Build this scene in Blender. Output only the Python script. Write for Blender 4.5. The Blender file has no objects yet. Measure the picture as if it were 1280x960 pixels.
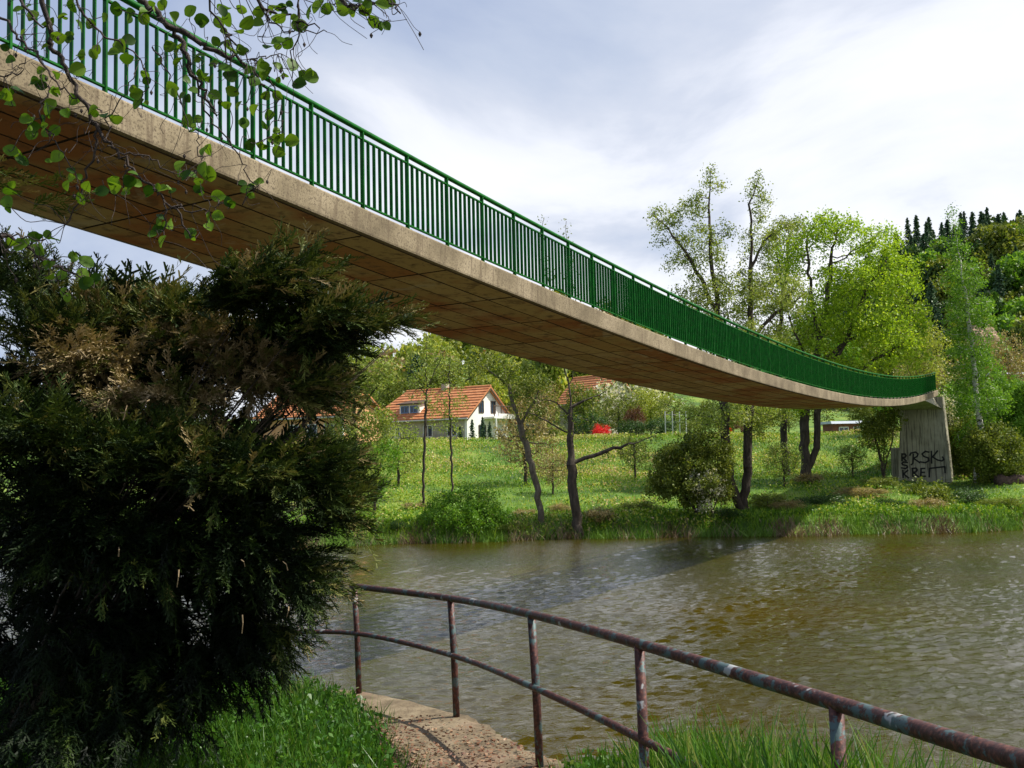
import bpy, math, random
import numpy as np
from mathutils import Matrix, Vector
rng = np.random.default_rng(7); random.seed(7)
S = bpy.context.scene; COL = S.collection
R = math.radians
# ---------------------------------------------------------------- camera
FPX, PITCH, ROLL, HC = 1200.0, R(4.0), R(1.3), 4.0
_c, _s = math.cos(ROLL), math.sin(ROLL)
_V = Vector((0, -math.sin(PITCH), math.cos(PITCH))); _F = Vector((0, math.cos(PITCH), math.sin(PITCH))); _X = Vector((1, 0, 0))
_R = _c*_X - _s*_V; _U = _s*_X + _c*_V
cam_d = bpy.data.cameras.new('camera'); cam = bpy.data.objects.new('camera', cam_d); COL.objects.link(cam)
cam_d.sensor_width = 36; cam_d.lens = FPX/1280*36; cam_d.clip_start = .05; cam_d.clip_end = 4000
m = Matrix.Identity(4)
for i in range(3): m[i][0] = _R[i]; m[i][1] = _U[i]; m[i][2] = -_F[i]; m[i][3] = (0, 0, HC)[i]
cam.matrix_world = m; S.camera = cam
# ---------------------------------------------------------------- sun and sky
SUN_EL = R(52); SUN_AZ = math.atan2(1.0, .08)
sdir = Vector((math.cos(SUN_EL)*math.sin(SUN_AZ), math.cos(SUN_EL)*math.cos(SUN_AZ), math.sin(SUN_EL)))
sl = bpy.data.lights.new('sun', 'SUN'); sl.energy = 5.0; sl.angle = R(.6); sl.color = (1, .94, .84)
so = bpy.data.objects.new('sun', sl); so.rotation_euler = sdir.to_track_quat('Z', 'Y').to_euler(); so.location = (30, 5, 60); COL.objects.link(so)
S.view_settings.view_transform = 'Standard'; S.view_settings.look = 'None'
S.view_settings.exposure = 0.38; S.view_settings.gamma = 1; S.view_settings.use_curve_mapping = False

def NN(nt, t, x=0, y=0, **k):
    n = nt.nodes.new(t); n.location = (x, y)
    for a, b in k.items():
        if hasattr(n, a): setattr(n, a, b)
        else: n.inputs[a].default_value = b
    return n
W = bpy.data.worlds.new('World'); S.world = W; W.use_nodes = True
nt = W.node_tree; nt.nodes.clear(); L = nt.links.new
sky = NN(nt, 'ShaderNodeTexSky', sky_type='NISHITA'); sky.sun_disc = False; sky.sun_elevation = SUN_EL; sky.sun_rotation = SUN_AZ
b1 = NN(nt, 'ShaderNodeBackground'); b1.inputs[1].default_value = .09; L(sky.outputs[0], b1.inputs[0])
tc = NN(nt, 'ShaderNodeTexCoord'); sp = NN(nt, 'ShaderNodeSeparateXYZ'); L(tc.outputs['Generated'], sp.inputs[0])
mx = NN(nt, 'ShaderNodeMath', operation='MAXIMUM'); L(sp.outputs[2], mx.inputs[0]); mx.inputs[1].default_value = 0.0
ad = NN(nt, 'ShaderNodeMath', operation='ADD'); L(mx.outputs[0], ad.inputs[0]); ad.inputs[1].default_value = .22
dx = NN(nt, 'ShaderNodeMath', operation='DIVIDE'); L(sp.outputs[0], dx.inputs[0]); L(ad.outputs[0], dx.inputs[1])
dy = NN(nt, 'ShaderNodeMath', operation='DIVIDE'); L(sp.outputs[1], dy.inputs[0]); L(ad.outputs[0], dy.inputs[1])
cb = NN(nt, 'ShaderNodeCombineXYZ'); L(dx.outputs[0], cb.inputs[0]); L(dy.outputs[0], cb.inputs[1]); cb.inputs[2].default_value = 1.7
def wnoise(scale, det, rough, dist):
    n = NN(nt, 'ShaderNodeTexNoise'); n.inputs['Scale'].default_value = scale; n.inputs['Detail'].default_value = det
    n.inputs['Roughness'].default_value = rough; n.inputs['Distortion'].default_value = dist; L(cb.outputs[0], n.inputs['Vector']); return n
n1 = wnoise(1.25, 7, .55, .4); n2 = wnoise(.42, 3, .5, .2)
sm = NN(nt, 'ShaderNodeMath', operation='ADD'); L(n1.outputs[0], sm.inputs[0]); L(n2.outputs[0], sm.inputs[1])
# thinner, brighter cloud towards the sunny side of the sky
gx = NN(nt, 'ShaderNodeMath', operation='MULTIPLY_ADD'); L(sp.outputs[0], gx.inputs[0]); gx.inputs[1].default_value = .22; gx.inputs[2].default_value = -.01
gz = NN(nt, 'ShaderNodeMath', operation='MULTIPLY_ADD'); L(mx.outputs[0], gz.inputs[0]); gz.inputs[1].default_value = -.34; L(gx.outputs[0], gz.inputs[2])
s2 = NN(nt, 'ShaderNodeMath', operation='ADD'); L(sm.outputs[0], s2.inputs[0]); L(gz.outputs[0], s2.inputs[1])
hf = NN(nt, 'ShaderNodeMath', operation='MULTIPLY'); L(s2.outputs[0], hf.inputs[0]); hf.inputs[1].default_value = .5
rp = NN(nt, 'ShaderNodeValToRGB'); L(hf.outputs[0], rp.inputs[0])
el = rp.color_ramp.elements; el[0].position = .36; el[0].color = (.34, .41, .58, 1); el[1].position = .60; el[1].color = (.93, .93, .95, 1)
for _p, _q in ((.43, (.48, .54, .67, 1)), (.48, (.60, .64, .74, 1)), (.525, (.80, .82, .88, 1))): e = rp.color_ramp.elements.new(_p); e.color = _q
b2 = NN(nt, 'ShaderNodeBackground'); L(rp.outputs[0], b2.inputs[0]); b2.inputs[1].default_value = .98
ms = NN(nt, 'ShaderNodeMixShader'); ms.inputs[0].default_value = .88; L(b1.outputs[0], ms.inputs[1]); L(b2.outputs[0], ms.inputs[2])
wo = NN(nt, 'ShaderNodeOutputWorld'); L(ms.outputs[0], wo.inputs[0])

# ---------------------------------------------------------------- helpers
def ray(px, py):
    u = (px-640)/FPX; v = -(py-480)/FPX
    return Vector(_F) + u*_R + v*_U
def P(px, py, D):                                     # pixel of the photograph at depth D metres -> world point
    r = ray(px, py); r = r/r.y*D; return Vector((r.x, r.y, r.z+HC))
def tag(o, label=None, cat=None, group=None, kind=None):
    if label: o['label'] = label
    if cat: o['category'] = cat
    if group: o['group'] = group
    if kind: o['kind'] = kind
    return o
def empty(name, loc=(0, 0, 0)):
    o = bpy.data.objects.new(name, None); o.location = loc; o.empty_display_size = .3; COL.objects.link(o); return o
def link(name, me, parent=None, world=True):
    o = bpy.data.objects.new(name, me); COL.objects.link(o)
    if parent is not None:
        o.parent = parent
        if world: o.matrix_parent_inverse = Matrix.Translation(-wloc(parent))
    return o
def wloc(o):
    return Vector(o.location) if o.parent is None else Vector((0, 0, 0))
def mesh_np(name, V, F, mat=None, rnd=None, smooth=False):
    V = np.asarray(V, np.float32); F = np.asarray(F, np.int32); k = F.shape[1]
    me = bpy.data.meshes.new(name); me.vertices.add(len(V)); me.vertices.foreach_set('co', V.ravel())
    me.loops.add(F.size); me.loops.foreach_set('vertex_index', F.ravel())
    me.polygons.add(len(F)); me.polygons.foreach_set('loop_start', np.arange(0, F.size, k, dtype=np.int32))
    me.polygons.foreach_set('loop_total', np.full(len(F), k, np.int32))
    if smooth: me.polygons.foreach_set('use_smooth', np.ones(len(F), bool))
    me.update(calc_edges=True)
    if rnd is not None:
        a = me.attributes.new('rnd', 'FLOAT', 'POINT'); a.data.foreach_set('value', np.asarray(rnd, np.float32))
    if mat: me.materials.append(mat)
    return me
class MB:
    """collects mixed polygons for one mesh"""
    def __init__(s): s.v = []; s.f = []
    def box(s, c, sx, sy, sz, rot=0.0, top=(1, 1)):
        n = len(s.v); co, si = math.cos(rot), math.sin(rot)
        for z in (0, 1):
            kx, ky = (1, 1) if z == 0 else top
            for (a, b) in ((-1, -1), (1, -1), (1, 1), (-1, 1)):
                x = a*sx/2*kx; y = b*sy/2*ky
                s.v.append((c[0]+x*co-y*si, c[1]+x*si+y*co, c[2]+z*sz))
        s.f += [(n, n+3, n+2, n+1), (n+4, n+5, n+6, n+7)] + [(n+i, n+(i+1) % 4, n+4+(i+1) % 4, n+4+i) for i in range(4)]
        return s
    def poly(s, pts, faces):
        n = len(s.v); s.v += [tuple(p) for p in pts]; s.f += [tuple(n+i for i in f) for f in faces]; return s
    def hexa(s, a, b):   # two quads (lists of 4 points) joined to a solid
        n = len(s.v); s.v += [tuple(p) for p in a]+[tuple(p) for p in b]
        s.f += [(n+3, n+2, n+1, n), (n+4, n+5, n+6, n+7)] + [(n+i, n+(i+1) % 4, n+4+(i+1) % 4, n+4+i) for i in range(4)]; return s
    def tube(s, pts, rad, k=6, cap=True):
        pts = [Vector(p) for p in pts]; n0 = len(s.v); rr = rad if hasattr(rad, '__len__') else [rad]*len(pts)
        prev = None
        for i, p in enumerate(pts):
            t = (pts[min(i+1, len(pts)-1)]-pts[max(i-1, 0)]).normalized()
            a = Vector((0, 0, 1)) if abs(t.z) < .9 else Vector((1, 0, 0))
            if prev is not None: a = prev
            u = (a-t*a.dot(t)).normalized(); prev = u; w = t.cross(u)
            for j in range(k):
                an = 2*math.pi*j/k; s.v.append(tuple(p+rr[i]*(math.cos(an)*u+math.sin(an)*w)))
        for i in range(len(pts)-1):
            for j in range(k):
                a = n0+i*k+j; b = n0+i*k+(j+1) % k; s.f.append((a, b, b+k, a+k))
        if cap: s.f.append(tuple(n0+j for j in reversed(range(k)))); s.f.append(tuple(n0+(len(pts)-1)*k+j for j in range(k)))
        return s
    def mesh(s, name, mat, smooth=False):
        me = bpy.data.meshes.new(name); me.from_pydata(s.v, [], s.f)
        if smooth: me.polygons.foreach_set('use_smooth', np.ones(len(s.f), bool))
        me.update()
        if mat: me.materials.append(mat)
        return me
    def obj(s, name, mat, parent=None, smooth=False): return link(name, s.mesh(name, mat, smooth), parent)

# ---------------------------------------------------------------- materials
def newmat(name):
    mt = bpy.data.materials.new(name); mt.use_nodes = True; nt = mt.node_tree; nt.nodes.clear()
    out = NN(nt, 'ShaderNodeOutputMaterial'); return mt, nt, out
def ramp(nt, src, stops):
    r = NN(nt, 'ShaderNodeValToRGB'); nt.links.new(src, r.inputs[0]); e = r.color_ramp.elements
    e[0].position, e[0].color = stops[0][0], (*stops[0][1], 1); e[1].position, e[1].color = stops[-1][0], (*stops[-1][1], 1)
    for p, c in stops[1:-1]: x = e.new(p); x.color = (*c, 1)
    return r.outputs[0]
def noise(nt, vec, scale, det=4, rough=.55, dist=0):
    n = NN(nt, 'ShaderNodeTexNoise'); n.inputs['Scale'].default_value = scale; n.inputs['Detail'].default_value = det
    n.inputs['Roughness'].default_value = rough; n.inputs['Distortion'].default_value = dist
    if vec is not None: nt.links.new(vec, n.inputs['Vector'])
    return n.outputs[0]
def mapped(nt, vec, sc):
    mp = NN(nt, 'ShaderNodeMapping'); nt.links.new(vec, mp.inputs[0]); mp.inputs['Scale'].default_value = sc; return mp.outputs[0]
def mixc(nt, fac, a, b, mode='MIX'):
    n = NN(nt, 'ShaderNodeMix', data_type='RGBA', blend_type=mode)
    for s, v in ((0, fac), (6, a), (7, b)):
        if isinstance(v, (int, float)): n.inputs[s].default_value = v
        elif isinstance(v, tuple): n.inputs[s].default_value = (*v, 1)
        else: nt.links.new(v, n.inputs[s])
    return n.outputs[2]
def bump(nt, h, strength, dist, nrm=None):
    b = NN(nt, 'ShaderNodeBump'); b.inputs['Strength'].default_value = strength; b.inputs['Distance'].default_value = dist
    nt.links.new(h, b.inputs['Height'])
    if nrm is not None: nt.links.new(nrm, b.inputs['Normal'])
    return b.outputs[0]
def leafmat(name, stops, trans=.35, rough=.5, spec=.3):
    """leaf colours picked by the per-leaf attribute rnd; thin leaves let some light through"""
    mt, nt, out = newmat(name); a = NN(nt, 'ShaderNodeAttribute', attribute_name='rnd')
    c = ramp(nt, a.outputs['Fac'], stops)
    p = NN(nt, 'ShaderNodeBsdfPrincipled'); nt.links.new(c, p.inputs['Base Color']); p.inputs['Roughness'].default_value = rough; p.inputs['Specular IOR Level'].default_value = spec
    t = NN(nt, 'ShaderNodeBsdfTranslucent'); nt.links.new(mixc(nt, 1.0, c, (1.25, 1.2, .6), 'MULTIPLY'), t.inputs[0])
    x = NN(nt, 'ShaderNodeMixShader'); x.inputs[0].default_value = trans
    nt.links.new(p.outputs[0], x.inputs[1]); nt.links.new(t.outputs[0], x.inputs[2]); nt.links.new(x.outputs[0], out.inputs[0]); return mt
def surfmat(name, build):
    mt, nt, out = newmat(name); p = NN(nt, 'ShaderNodeBsdfPrincipled'); nt.links.new(p.outputs[0], out.inputs[0]); build(nt, p); return mt
def obco(nt): return NN(nt, 'ShaderNodeTexCoord').outputs['Object']
def geo(nt): return NN(nt, 'ShaderNodeNewGeometry').outputs['Position']

def m_bark(name, stops, sc=9, bs=.6):
    def f(nt, p):
        v = mapped(nt, geo(nt), (1, 1, .25)); n = noise(nt, v, sc, 5, .65); nt.links.new(ramp(nt, n, stops), p.inputs['Base Color'])
        p.inputs['Roughness'].default_value = .9; nt.links.new(bump(nt, noise(nt, v, sc*2.2, 4, .6), bs, .03), p.inputs['Normal'])
    return surfmat(name, f)
BARK = m_bark('bark_dark', [(.3, (.018, .013, .009)), (.55, (.06, .045, .03)), (.75, (.14, .11, .075))])
BARKL = m_bark('bark_grey', [(.3, (.05, .042, .028)), (.6, (.15, .125, .085)), (.8, (.26, .22, .15))])
BARKT = m_bark('bark_twig_tan', [(.3, (.12, .085, .045)), (.7, (.34, .25, .13))])
def f(nt, p):
    v = mapped(nt, geo(nt), (1, 1, 3.2)); n = noise(nt, v, 2.6, 4, .7)
    nt.links.new(ramp(nt, n, [(.40, (.03, .025, .02)), (.47, (.55, .52, .46)), (.7, (.74, .72, .66))]), p.inputs['Base Color']); p.inputs['Roughness'].default_value = .7
BIRCH = surfmat('bark_birch', f)

def f(nt, p):
    v = geo(nt); a = noise(nt, v, 1.3, 5, .6); b = noise(nt, v, 34, 5, .8)
    c = ramp(nt, a, [(.3, (.13, .10, .055)), (.5, (.25, .20, .12)), (.7, (.38, .31, .20))])
    c = mixc(nt, ramp(nt, b, [(.38, (1, 1, 1)), (.5, (0, 0, 0))]), c, (.10, .075, .045))
    st = noise(nt, mapped(nt, v, (5, 5, .5)), 2.4, 3, .6)
    c = mixc(nt, ramp(nt, st, [(.54, (0, 0, 0)), (.66, (.6, .6, .6))]), c, (.12, .085, .05))
    nt.links.new(c, p.inputs['Base Color']); p.inputs['Roughness'].default_value = .92
    nt.links.new(bump(nt, b, .5, .01), p.inputs['Normal'])
FASCIA = surfmat('weathered_concrete', f)
def f(nt, p):
    v = geo(nt); oi = NN(nt, 'ShaderNodeObjectInfo').outputs['Random']
    c = ramp(nt, oi, [(0, (.40, .27, .10)), (.35, (.50, .36, .16)), (.6, (.45, .31, .12)), (.78, (.38, .18, .05)), (1, (.52, .40, .20))])
    a = noise(nt, v, .55, 5, .6); c = mixc(nt, ramp(nt, a, [(.47, (0, 0, 0)), (.60, (.85, .85, .85))]), c, (.36, .11, .028))
    b = noise(nt, v, 5, 5, .65); c = mixc(nt, ramp(nt, b, [(.30, (.8, .8, .8)), (.47, (0, 0, 0))]), c, (.10, .06, .03))
    w = noise(nt, v, 1.7, 6, .7, 1.2); c = mixc(nt, ramp(nt, w, [(.56, (0, 0, 0)), (.62, (.55, .55, .55))]), c, (.13, .07, .03))
    k = noise(nt, v, .9, 5, .65, .8); c = mixc(nt, ramp(nt, k, [(.60, (0, 0, 0)), (.66, (.5, .5, .5))]), c, (.52, .46, .34))
    nt.links.new(c, p.inputs['Base Color']); p.inputs['Roughness'].default_value = .95; nt.links.new(bump(nt, b, .4, .02), p.inputs['Normal'])
SOFFIT = surfmat('rust_stained_soffit', f)
def f(nt, p):
    v = geo(nt); a = noise(nt, v, 1.1, 5, .6); b = noise(nt, mapped(nt, v, (7, 7, .35)), 1.6, 4, .65)
    c = ramp(nt, a, [(.3, (.25, .23, .16)), (.7, (.45, .42, .31))]); c = mixc(nt, ramp(nt, b, [(.50, (0, 0, 0)), (.62, (.75, .75, .75))]), c, (.06, .05, .035))
    nt.links.new(c, p.inputs['Base Color']); p.inputs['Roughness'].default_value = .9; nt.links.new(bump(nt, b, .4, .03), p.inputs['Normal'])
PIERM = surfmat('pier_concrete', f)
def f(nt, p):
    a = noise(nt, geo(nt), 7, 4, .6); b = noise(nt, geo(nt), 23, 5, .75); c = ramp(nt, a, [(.35, (.003, .075, .007)), (.7, (.007, .15, .012))])
    c = mixc(nt, ramp(nt, b, [(.62, (0, 0, 0)), (.66, (.8, .8, .8))]), c, (.09, .055, .03)); nt.links.new(c, p.inputs['Base Color'])
    p.inputs['Roughness'].default_value = .5; p.inputs['Specular IOR Level'].default_value = .12
GREEN = surfmat('green_rail_paint', f)
def f(nt, p):
    v = geo(nt); a = noise(nt, v, 11, 6, .7); b = noise(nt, v, 60, 3, .6); d = noise(nt, v, 4.5, 4, .6)
    c = ramp(nt, b, [(.35, (.028, .010, .009)), (.55, (.085, .028, .022)), (.72, (.20, .075, .045))])
    c = mixc(nt, ramp(nt, a, [(.54, (0, 0, 0)), (.565, (1, 1, 1))]), c, (.07, .115, .115))
    c = mixc(nt, ramp(nt, d, [(.63, (0, 0, 0)), (.65, (1, 1, 1))]), c, (.36, .37, .36))
    nt.links.new(c, p.inputs['Base Color']); p.inputs['Roughness'].default_value = .55; p.inputs['Metallic'].default_value = .15
    nt.links.new(bump(nt, a, .7, .004, bump(nt, b, .5, .002)), p.inputs['Normal'])
RUST = surfmat('rusty_peeling_pipe', f)
def f(nt, p):
    v = geo(nt); a = noise(nt, v, 3.2, 6, .65); b = noise(nt, v, 45, 4, .75); d = noise(nt, v, 1.6, 3, .5)
    c = ramp(nt, a, [(.35, (.09, .065, .035)), (.5, (.19, .145, .085)), (.68, (.31, .25, .16))])
    c = mixc(nt, ramp(nt, b, [(.36, (1, 1, 1)), (.46, (0, 0, 0))]), c, (.09, .06, .04))
    c = mixc(nt, ramp(nt, d, [(.52, (0, 0, 0)), (.66, (.7, .7, .7))]), c, (.17, .09, .06))
    nt.links.new(c, p.inputs['Base Color']); p.inputs['Roughness'].default_value = .95; nt.links.new(bump(nt, b, .8, .008, bump(nt, a, .5, .03)), p.inputs['Normal'])
PLATM = surfmat('old_platform_concrete', f)
def f(nt, p):
    v = geo(nt); a = noise(nt, v, .35, 5, .6); b = noise(nt, v, 7, 5, .7)
    c = ramp(nt, a, [(.35, (.04, .09, .01)), (.5, (.10, .20, .015)), (.65, (.20, .27, .03))])
    c = mixc(nt, ramp(nt, b, [(.33, (.85, .85, .85)), (.47, (0, 0, 0))]), c, (.06, .045, .02))
    nt.links.new(c, p.inputs['Base Color']); p.inputs['Roughness'].default_value = .95; nt.links.new(bump(nt, b, .7, .1), p.inputs['Normal'])
GROUND = surfmat('grassy_ground', f)
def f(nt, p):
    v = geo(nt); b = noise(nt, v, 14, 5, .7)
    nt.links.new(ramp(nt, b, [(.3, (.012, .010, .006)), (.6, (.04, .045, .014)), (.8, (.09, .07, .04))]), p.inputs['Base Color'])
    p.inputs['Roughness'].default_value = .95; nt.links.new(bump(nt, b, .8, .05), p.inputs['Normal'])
SOIL = surfmat('near_bank_soil', f)  # dark brown and olive soil colours spread by noise
def f(nt, p):
    v = geo(nt)
    a = noise(nt, mapped(nt, v, (.5, 1.1, 1)), 2.6, 2, .5, .6)
    b = noise(nt, mapped(nt, v, (.7, 1.9, 1)), 9.5, 3, .6, .3)
    c = noise(nt, mapped(nt, v, (.5, 1, 1)), .35, 3, .5)
    g = NN(nt, 'ShaderNodeMath', operation='MULTIPLY'); nt.links.new(b, g.inputs[0]); nt.links.new(c, g.inputs[1])
    col = ramp(nt, noise(nt, mapped(nt, v, (.5, 1, 1)), .12, 3, .5), [(.35, (.032, .030, .002)), (.65, (.052, .038, .002))])
    nt.links.new(col, p.inputs['Base Color']); p.inputs['Roughness'].default_value = .04; p.inputs['IOR'].default_value = 1.43
    nt.links.new(bump(nt, g.outputs[0], .6, .06), p.inputs['Normal'])
WATER = surfmat('murky_river', f)
def flat(name, c, rough=.8, c2=None, sc=6):
    def f(nt, p):
        if c2: nt.links.new(ramp(nt, noise(nt, geo(nt), sc, 4, .6), [(.3, c), (.7, c2)]), p.inputs['Base Color'])
        else: p.inputs['Base Color'].default_value = (*c, 1)
        p.inputs['Roughness'].default_value = rough
    return surfmat(name, f)
DARKJ = flat('dark_joint_concrete', (.03, .018, .01), .95, (.06, .035, .02), 3)  # dark brown concrete colour for the slab and the soffit panel edges
BLACKP = flat('black_spray_paint', (.006, .006, .006), .7, (.015, .014, .012), 9)
TILE = flat('orange_roof_tile', (.40, .13, .04), .8, (.62, .27, .11), 2.2)
PLASTER = flat('white_plaster', (.74, .72, .66), .85, (.82, .81, .78), .8)
STONE = flat('beige_render', (.30, .27, .20), .9, (.46, .42, .33), 1.5)
GLASS = flat('window_glass', (.03, .05, .08), .08)
BLUE = flat('blue_shutter', (.12, .22, .45), .5)
WOOD = flat('dark_timber', (.05, .028, .014), .8, (.11, .065, .035), 5)
GREYM = flat('pale_grey_roof', (.42, .47, .55), .6, (.55, .6, .68), 2)
LOG = flat('rotten_wood', (.035, .018, .014), .95, (.14, .09, .07), 7)
LITTER = leafmat('dead_leaf', [(0, (.10, .035, .02)), (.5, (.20, .09, .045)), (1, (.34, .22, .13))], .1)
STEEL = flat('galvanised_post', (.5, .5, .48), .5)

# ---------------------------------------------------------------- numpy mesh pieces
def unit(a): return a/np.maximum(np.linalg.norm(a, axis=-1, keepdims=True), 1e-9)
def frames(d, roll=None):
    d = unit(d); a = rng.normal(size=d.shape); u = unit(a-d*(a*d).sum(-1, keepdims=True)); return d, u, np.cross(d, u)
def leaf_quads(pos, size, up=.0, asp=.62):
    """one kite-shaped leaf at every position"""
    n = len(pos); d = rng.normal(size=(n, 3)); d[:, 2] += up; d, u, w = frames(d)
    s = (size*np.ones(n))[:, None]
    V = np.stack([pos-d*s*.5, pos+u*s*.5*asp+d*s*.05, pos+d*s*.5, pos-u*s*.5*asp+d*s*.05], 1).reshape(-1, 3)
    F = np.arange(4*n).reshape(n, 4); return V, F
def stamp(T, TF, pos, d, size, u=None):
    """copies template T (x along, y across, z normal) to every position"""
    if u is None: d, u, w = frames(d)
    else: d = unit(d); u = unit(u-d*(u*d).sum(-1, keepdims=True)); w = np.cross(d, u)
    s = (size*np.ones(len(pos)))[:, None, None]
    V = pos[:, None, :]+s*(T[None, :, 0:1]*d[:, None, :]+T[None, :, 1:2]*u[:, None, :]+T[None, :, 2:3]*w[:, None, :])
    F = (TF[None]+(np.arange(len(pos))*len(T))[:, None, None]).reshape(-1, TF.shape[1]); return V.reshape(-1, 3), F
def strand(pos, d, length, width, bend, seg=3, side=None):
    """curved tapering blades"""
    n = len(pos); d = unit(d); L_ = (length*np.ones(n))[:, None]; Wd = (width*np.ones(n))[:, None]
    side = unit(np.cross(d, rng.normal(size=(n, 3)))) if side is None else side
    bd = rng.normal(size=(n, 3)); bd[:, 2] = -abs(bd[:, 2])*.3; bd = unit(bd)*(bend*np.ones(n))[:, None]
    rows = []
    for i in range(seg+1):
        t = i/seg; c = pos+d*L_*t+bd*L_*t*t; w = Wd*(1-t**1.5*.92)*.5; rows += [c-side*w, c+side*w]
    V = np.stack(rows, 1); k = 2*(seg+1); V = V.reshape(-1, 3); q = np.array([[2*i, 2*i+1, 2*i+3, 2*i+2] for i in range(seg)])
    F = (q[None]+(np.arange(n)*k)[:, None, None]).reshape(-1, 4); return V, F, k
def cat_mesh(parts):
    V = []; F = []; A = []; n = 0
    for p in parts:
        V.append(p[0]); F.append(p[1]+n); A.append(p[2]); n += len(p[0])
    return np.concatenate(V), np.concatenate(F), np.concatenate(A)

def colonize(paths, att, step, di, dk, maxit=140, jit=.25, up=0.0):
    """space colonisation; paths: initial limbs (first is the trunk), att: attractor cloud"""
    N = []; par = []
    for k, pth in enumerate(paths):
        pts = [np.array(p, float) for p in pth]; last = None
        if k: 
            dd = np.linalg.norm(np.array(N)-pts[0], axis=1); last = int(dd.argmin()); pts[0] = N[last]
        for i in range(len(pts)-1):
            m_ = max(1, int(round(np.linalg.norm(pts[i+1]-pts[i])/step)))
            for j in range(m_+1):
                if j == 0 and (i > 0 or k): continue
                q = pts[i]+(pts[i+1]-pts[i])*j/m_
                if j and not (i == len(pts)-2 and j == m_): q = q+rng.normal(size=3)*step*jit*.35
                N.append(q); par.append(-1 if last is None else last); last = len(N)-1
    N = np.array(N); par = list(par)
    near = np.full(len(att), 0); nd = np.full(len(att), 1e9)
    def upd(new, base):
        nonlocal near, nd
        for c0 in range(0, len(new), 256):
            c = new[c0:c0+256]; d = ((att[:, None]-c[None])**2).sum(-1); i = d.argmin(1); dm = d[np.arange(len(att)), i]
            b = dm < nd; nd[b] = dm[b]; near[b] = base+c0+i[b]
    upd(N, 0); alive = nd > dk*dk
    for it in range(maxit):
        act = alive & (nd < di*di)
        if not act.any():
            if alive.any() and it < 40: di *= 1.5; continue
            break
        idx = near[act]; dv = unit(att[act]-N[idx]); us, inv = np.unique(idx, return_inverse=True)
        acc = np.zeros((len(us), 3)); np.add.at(acc, inv, dv); acc = unit(acc)+rng.normal(size=acc.shape)*jit; acc[:, 2] += up
        new = N[us]+unit(acc)*step; base = len(N); N = np.concatenate([N, new]); par += list(us)
        upd(new, base); alive &= nd > dk*dk
    return N, np.array(par)
def radii(N, par, r0, rt, p=2.2):
    n = len(N); cnt = np.zeros(n)
    child = np.zeros(n, int)
    for i in range(n-1, 0, -1):
        if cnt[i] == 0: cnt[i] = 1
        cnt[par[i]] += cnt[i]; child[par[i]] += 1
    cnt[cnt == 0] = 1; k = math.log(rt/r0)/math.log(max(cnt[0], 2)); return r0*cnt**k, child == 0
def skeleton_mesh(N, par, r, k, sel):
    e = np.nonzero((par >= 0) & sel)[0]; a = N[par[e]]; b = N[e]; ra = np.minimum(r[par[e]], 1.35*r[e]); rb = r[e]
    d = unit(b-a); pd = np.zeros_like(N); pd[e] = d
    ref = np.where(np.abs(d[:, 2:3]) > .9, np.array([[1., 0, 0]]), np.array([[0, 0, 1.]])); u = unit(np.cross(d, ref)); w = np.cross(d, u)
    an = np.arange(k)*2*math.pi/k; ring = np.cos(an)[None, :, None]*u[:, None]+np.sin(an)[None, :, None]*w[:, None]
    A = a[:, None]-d[:, None]*rb[:, None, None]*.4+ring*ra[:, None, None]; B = b[:, None]+ring*rb[:, None, None]
    V = np.concatenate([A, B], 1).reshape(-1, 3); q = np.array([[j, (j+1) % k, k+(j+1) % k, k+j] for j in range(k)])
    return V, (q[None]+(np.arange(len(e))*2*k)[:, None, None]).reshape(-1, 4)
def blob(c, r, n, shell=.35):
    """points in an ellipsoid, more of them near its skin"""
    d = unit(rng.normal(size=(n, 3))); t = rng.random(n)**shell; return np.array(c)+d*np.array(r)*t[:, None]
def tree_parts(paths, att, step, di, dk, r0, rt, leaf_n, leaf_size, spread, leafm, barkm, thr=.05, per=1, jit=.25, up=0.0, lr=None, name='tree', asp=.62):
    N, par = colonize(paths, att, step, di, dk, jit=jit, up=up); r, tips = radii(N, par, r0, rt)
    V, F = skeleton_mesh(N, par, r, 7, r >= thr); tm = mesh_np('trunk', V, F, barkm, smooth=True)
    V, F = skeleton_mesh(N, par, r, 3, r < thr); bm_ = mesh_np('branches', V, F, barkm)
    out = [('trunk', tm), ('branches', bm_)]
    if leaf_n:
        lim = np.quantile(r, .75) if lr is None else lr
        c = np.nonzero(r <= lim)[0]; c = c[rng.integers(0, len(c), leaf_n)]
        cl = rng.normal(size=(len(N), 3))*spread*.5
        pos = N[c]+cl[c]+rng.normal(size=(leaf_n, 3))*spread; sz = leaf_size*rng.uniform(.6, 1.35, leaf_n)
        V, F = leaf_quads(pos, sz, asp=asp)
        tone = rng.random(len(N)); rr = np.clip(.35*tone[c]+.65*rng.random(leaf_n), 0, 1)
        out.append(('foliage', mesh_np('foliage', V, F, leafm, np.repeat(rr, 4))))
    return out
def plant(name, loc, parts, label, cat, group=None, scale=1, rz=0, mats=None, local=False):
    o = empty(name, loc); o.scale = (scale,)*3 if not hasattr(scale, '__len__') else scale; o.rotation_euler.z = rz; tag(o, label, cat, group)
    for i, (n, me) in enumerate(parts):
        c = link(n, me)
        c.parent = o
        if n == 'branches': c['kind'] = 'stuff'
        if not local: c.matrix_parent_inverse = Matrix.Translation(-Vector(loc))
        if mats and mats.get(n):
            c.material_slots[0].link = 'OBJECT'; c.material_slots[0].material = mats[n]
    return o

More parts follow.
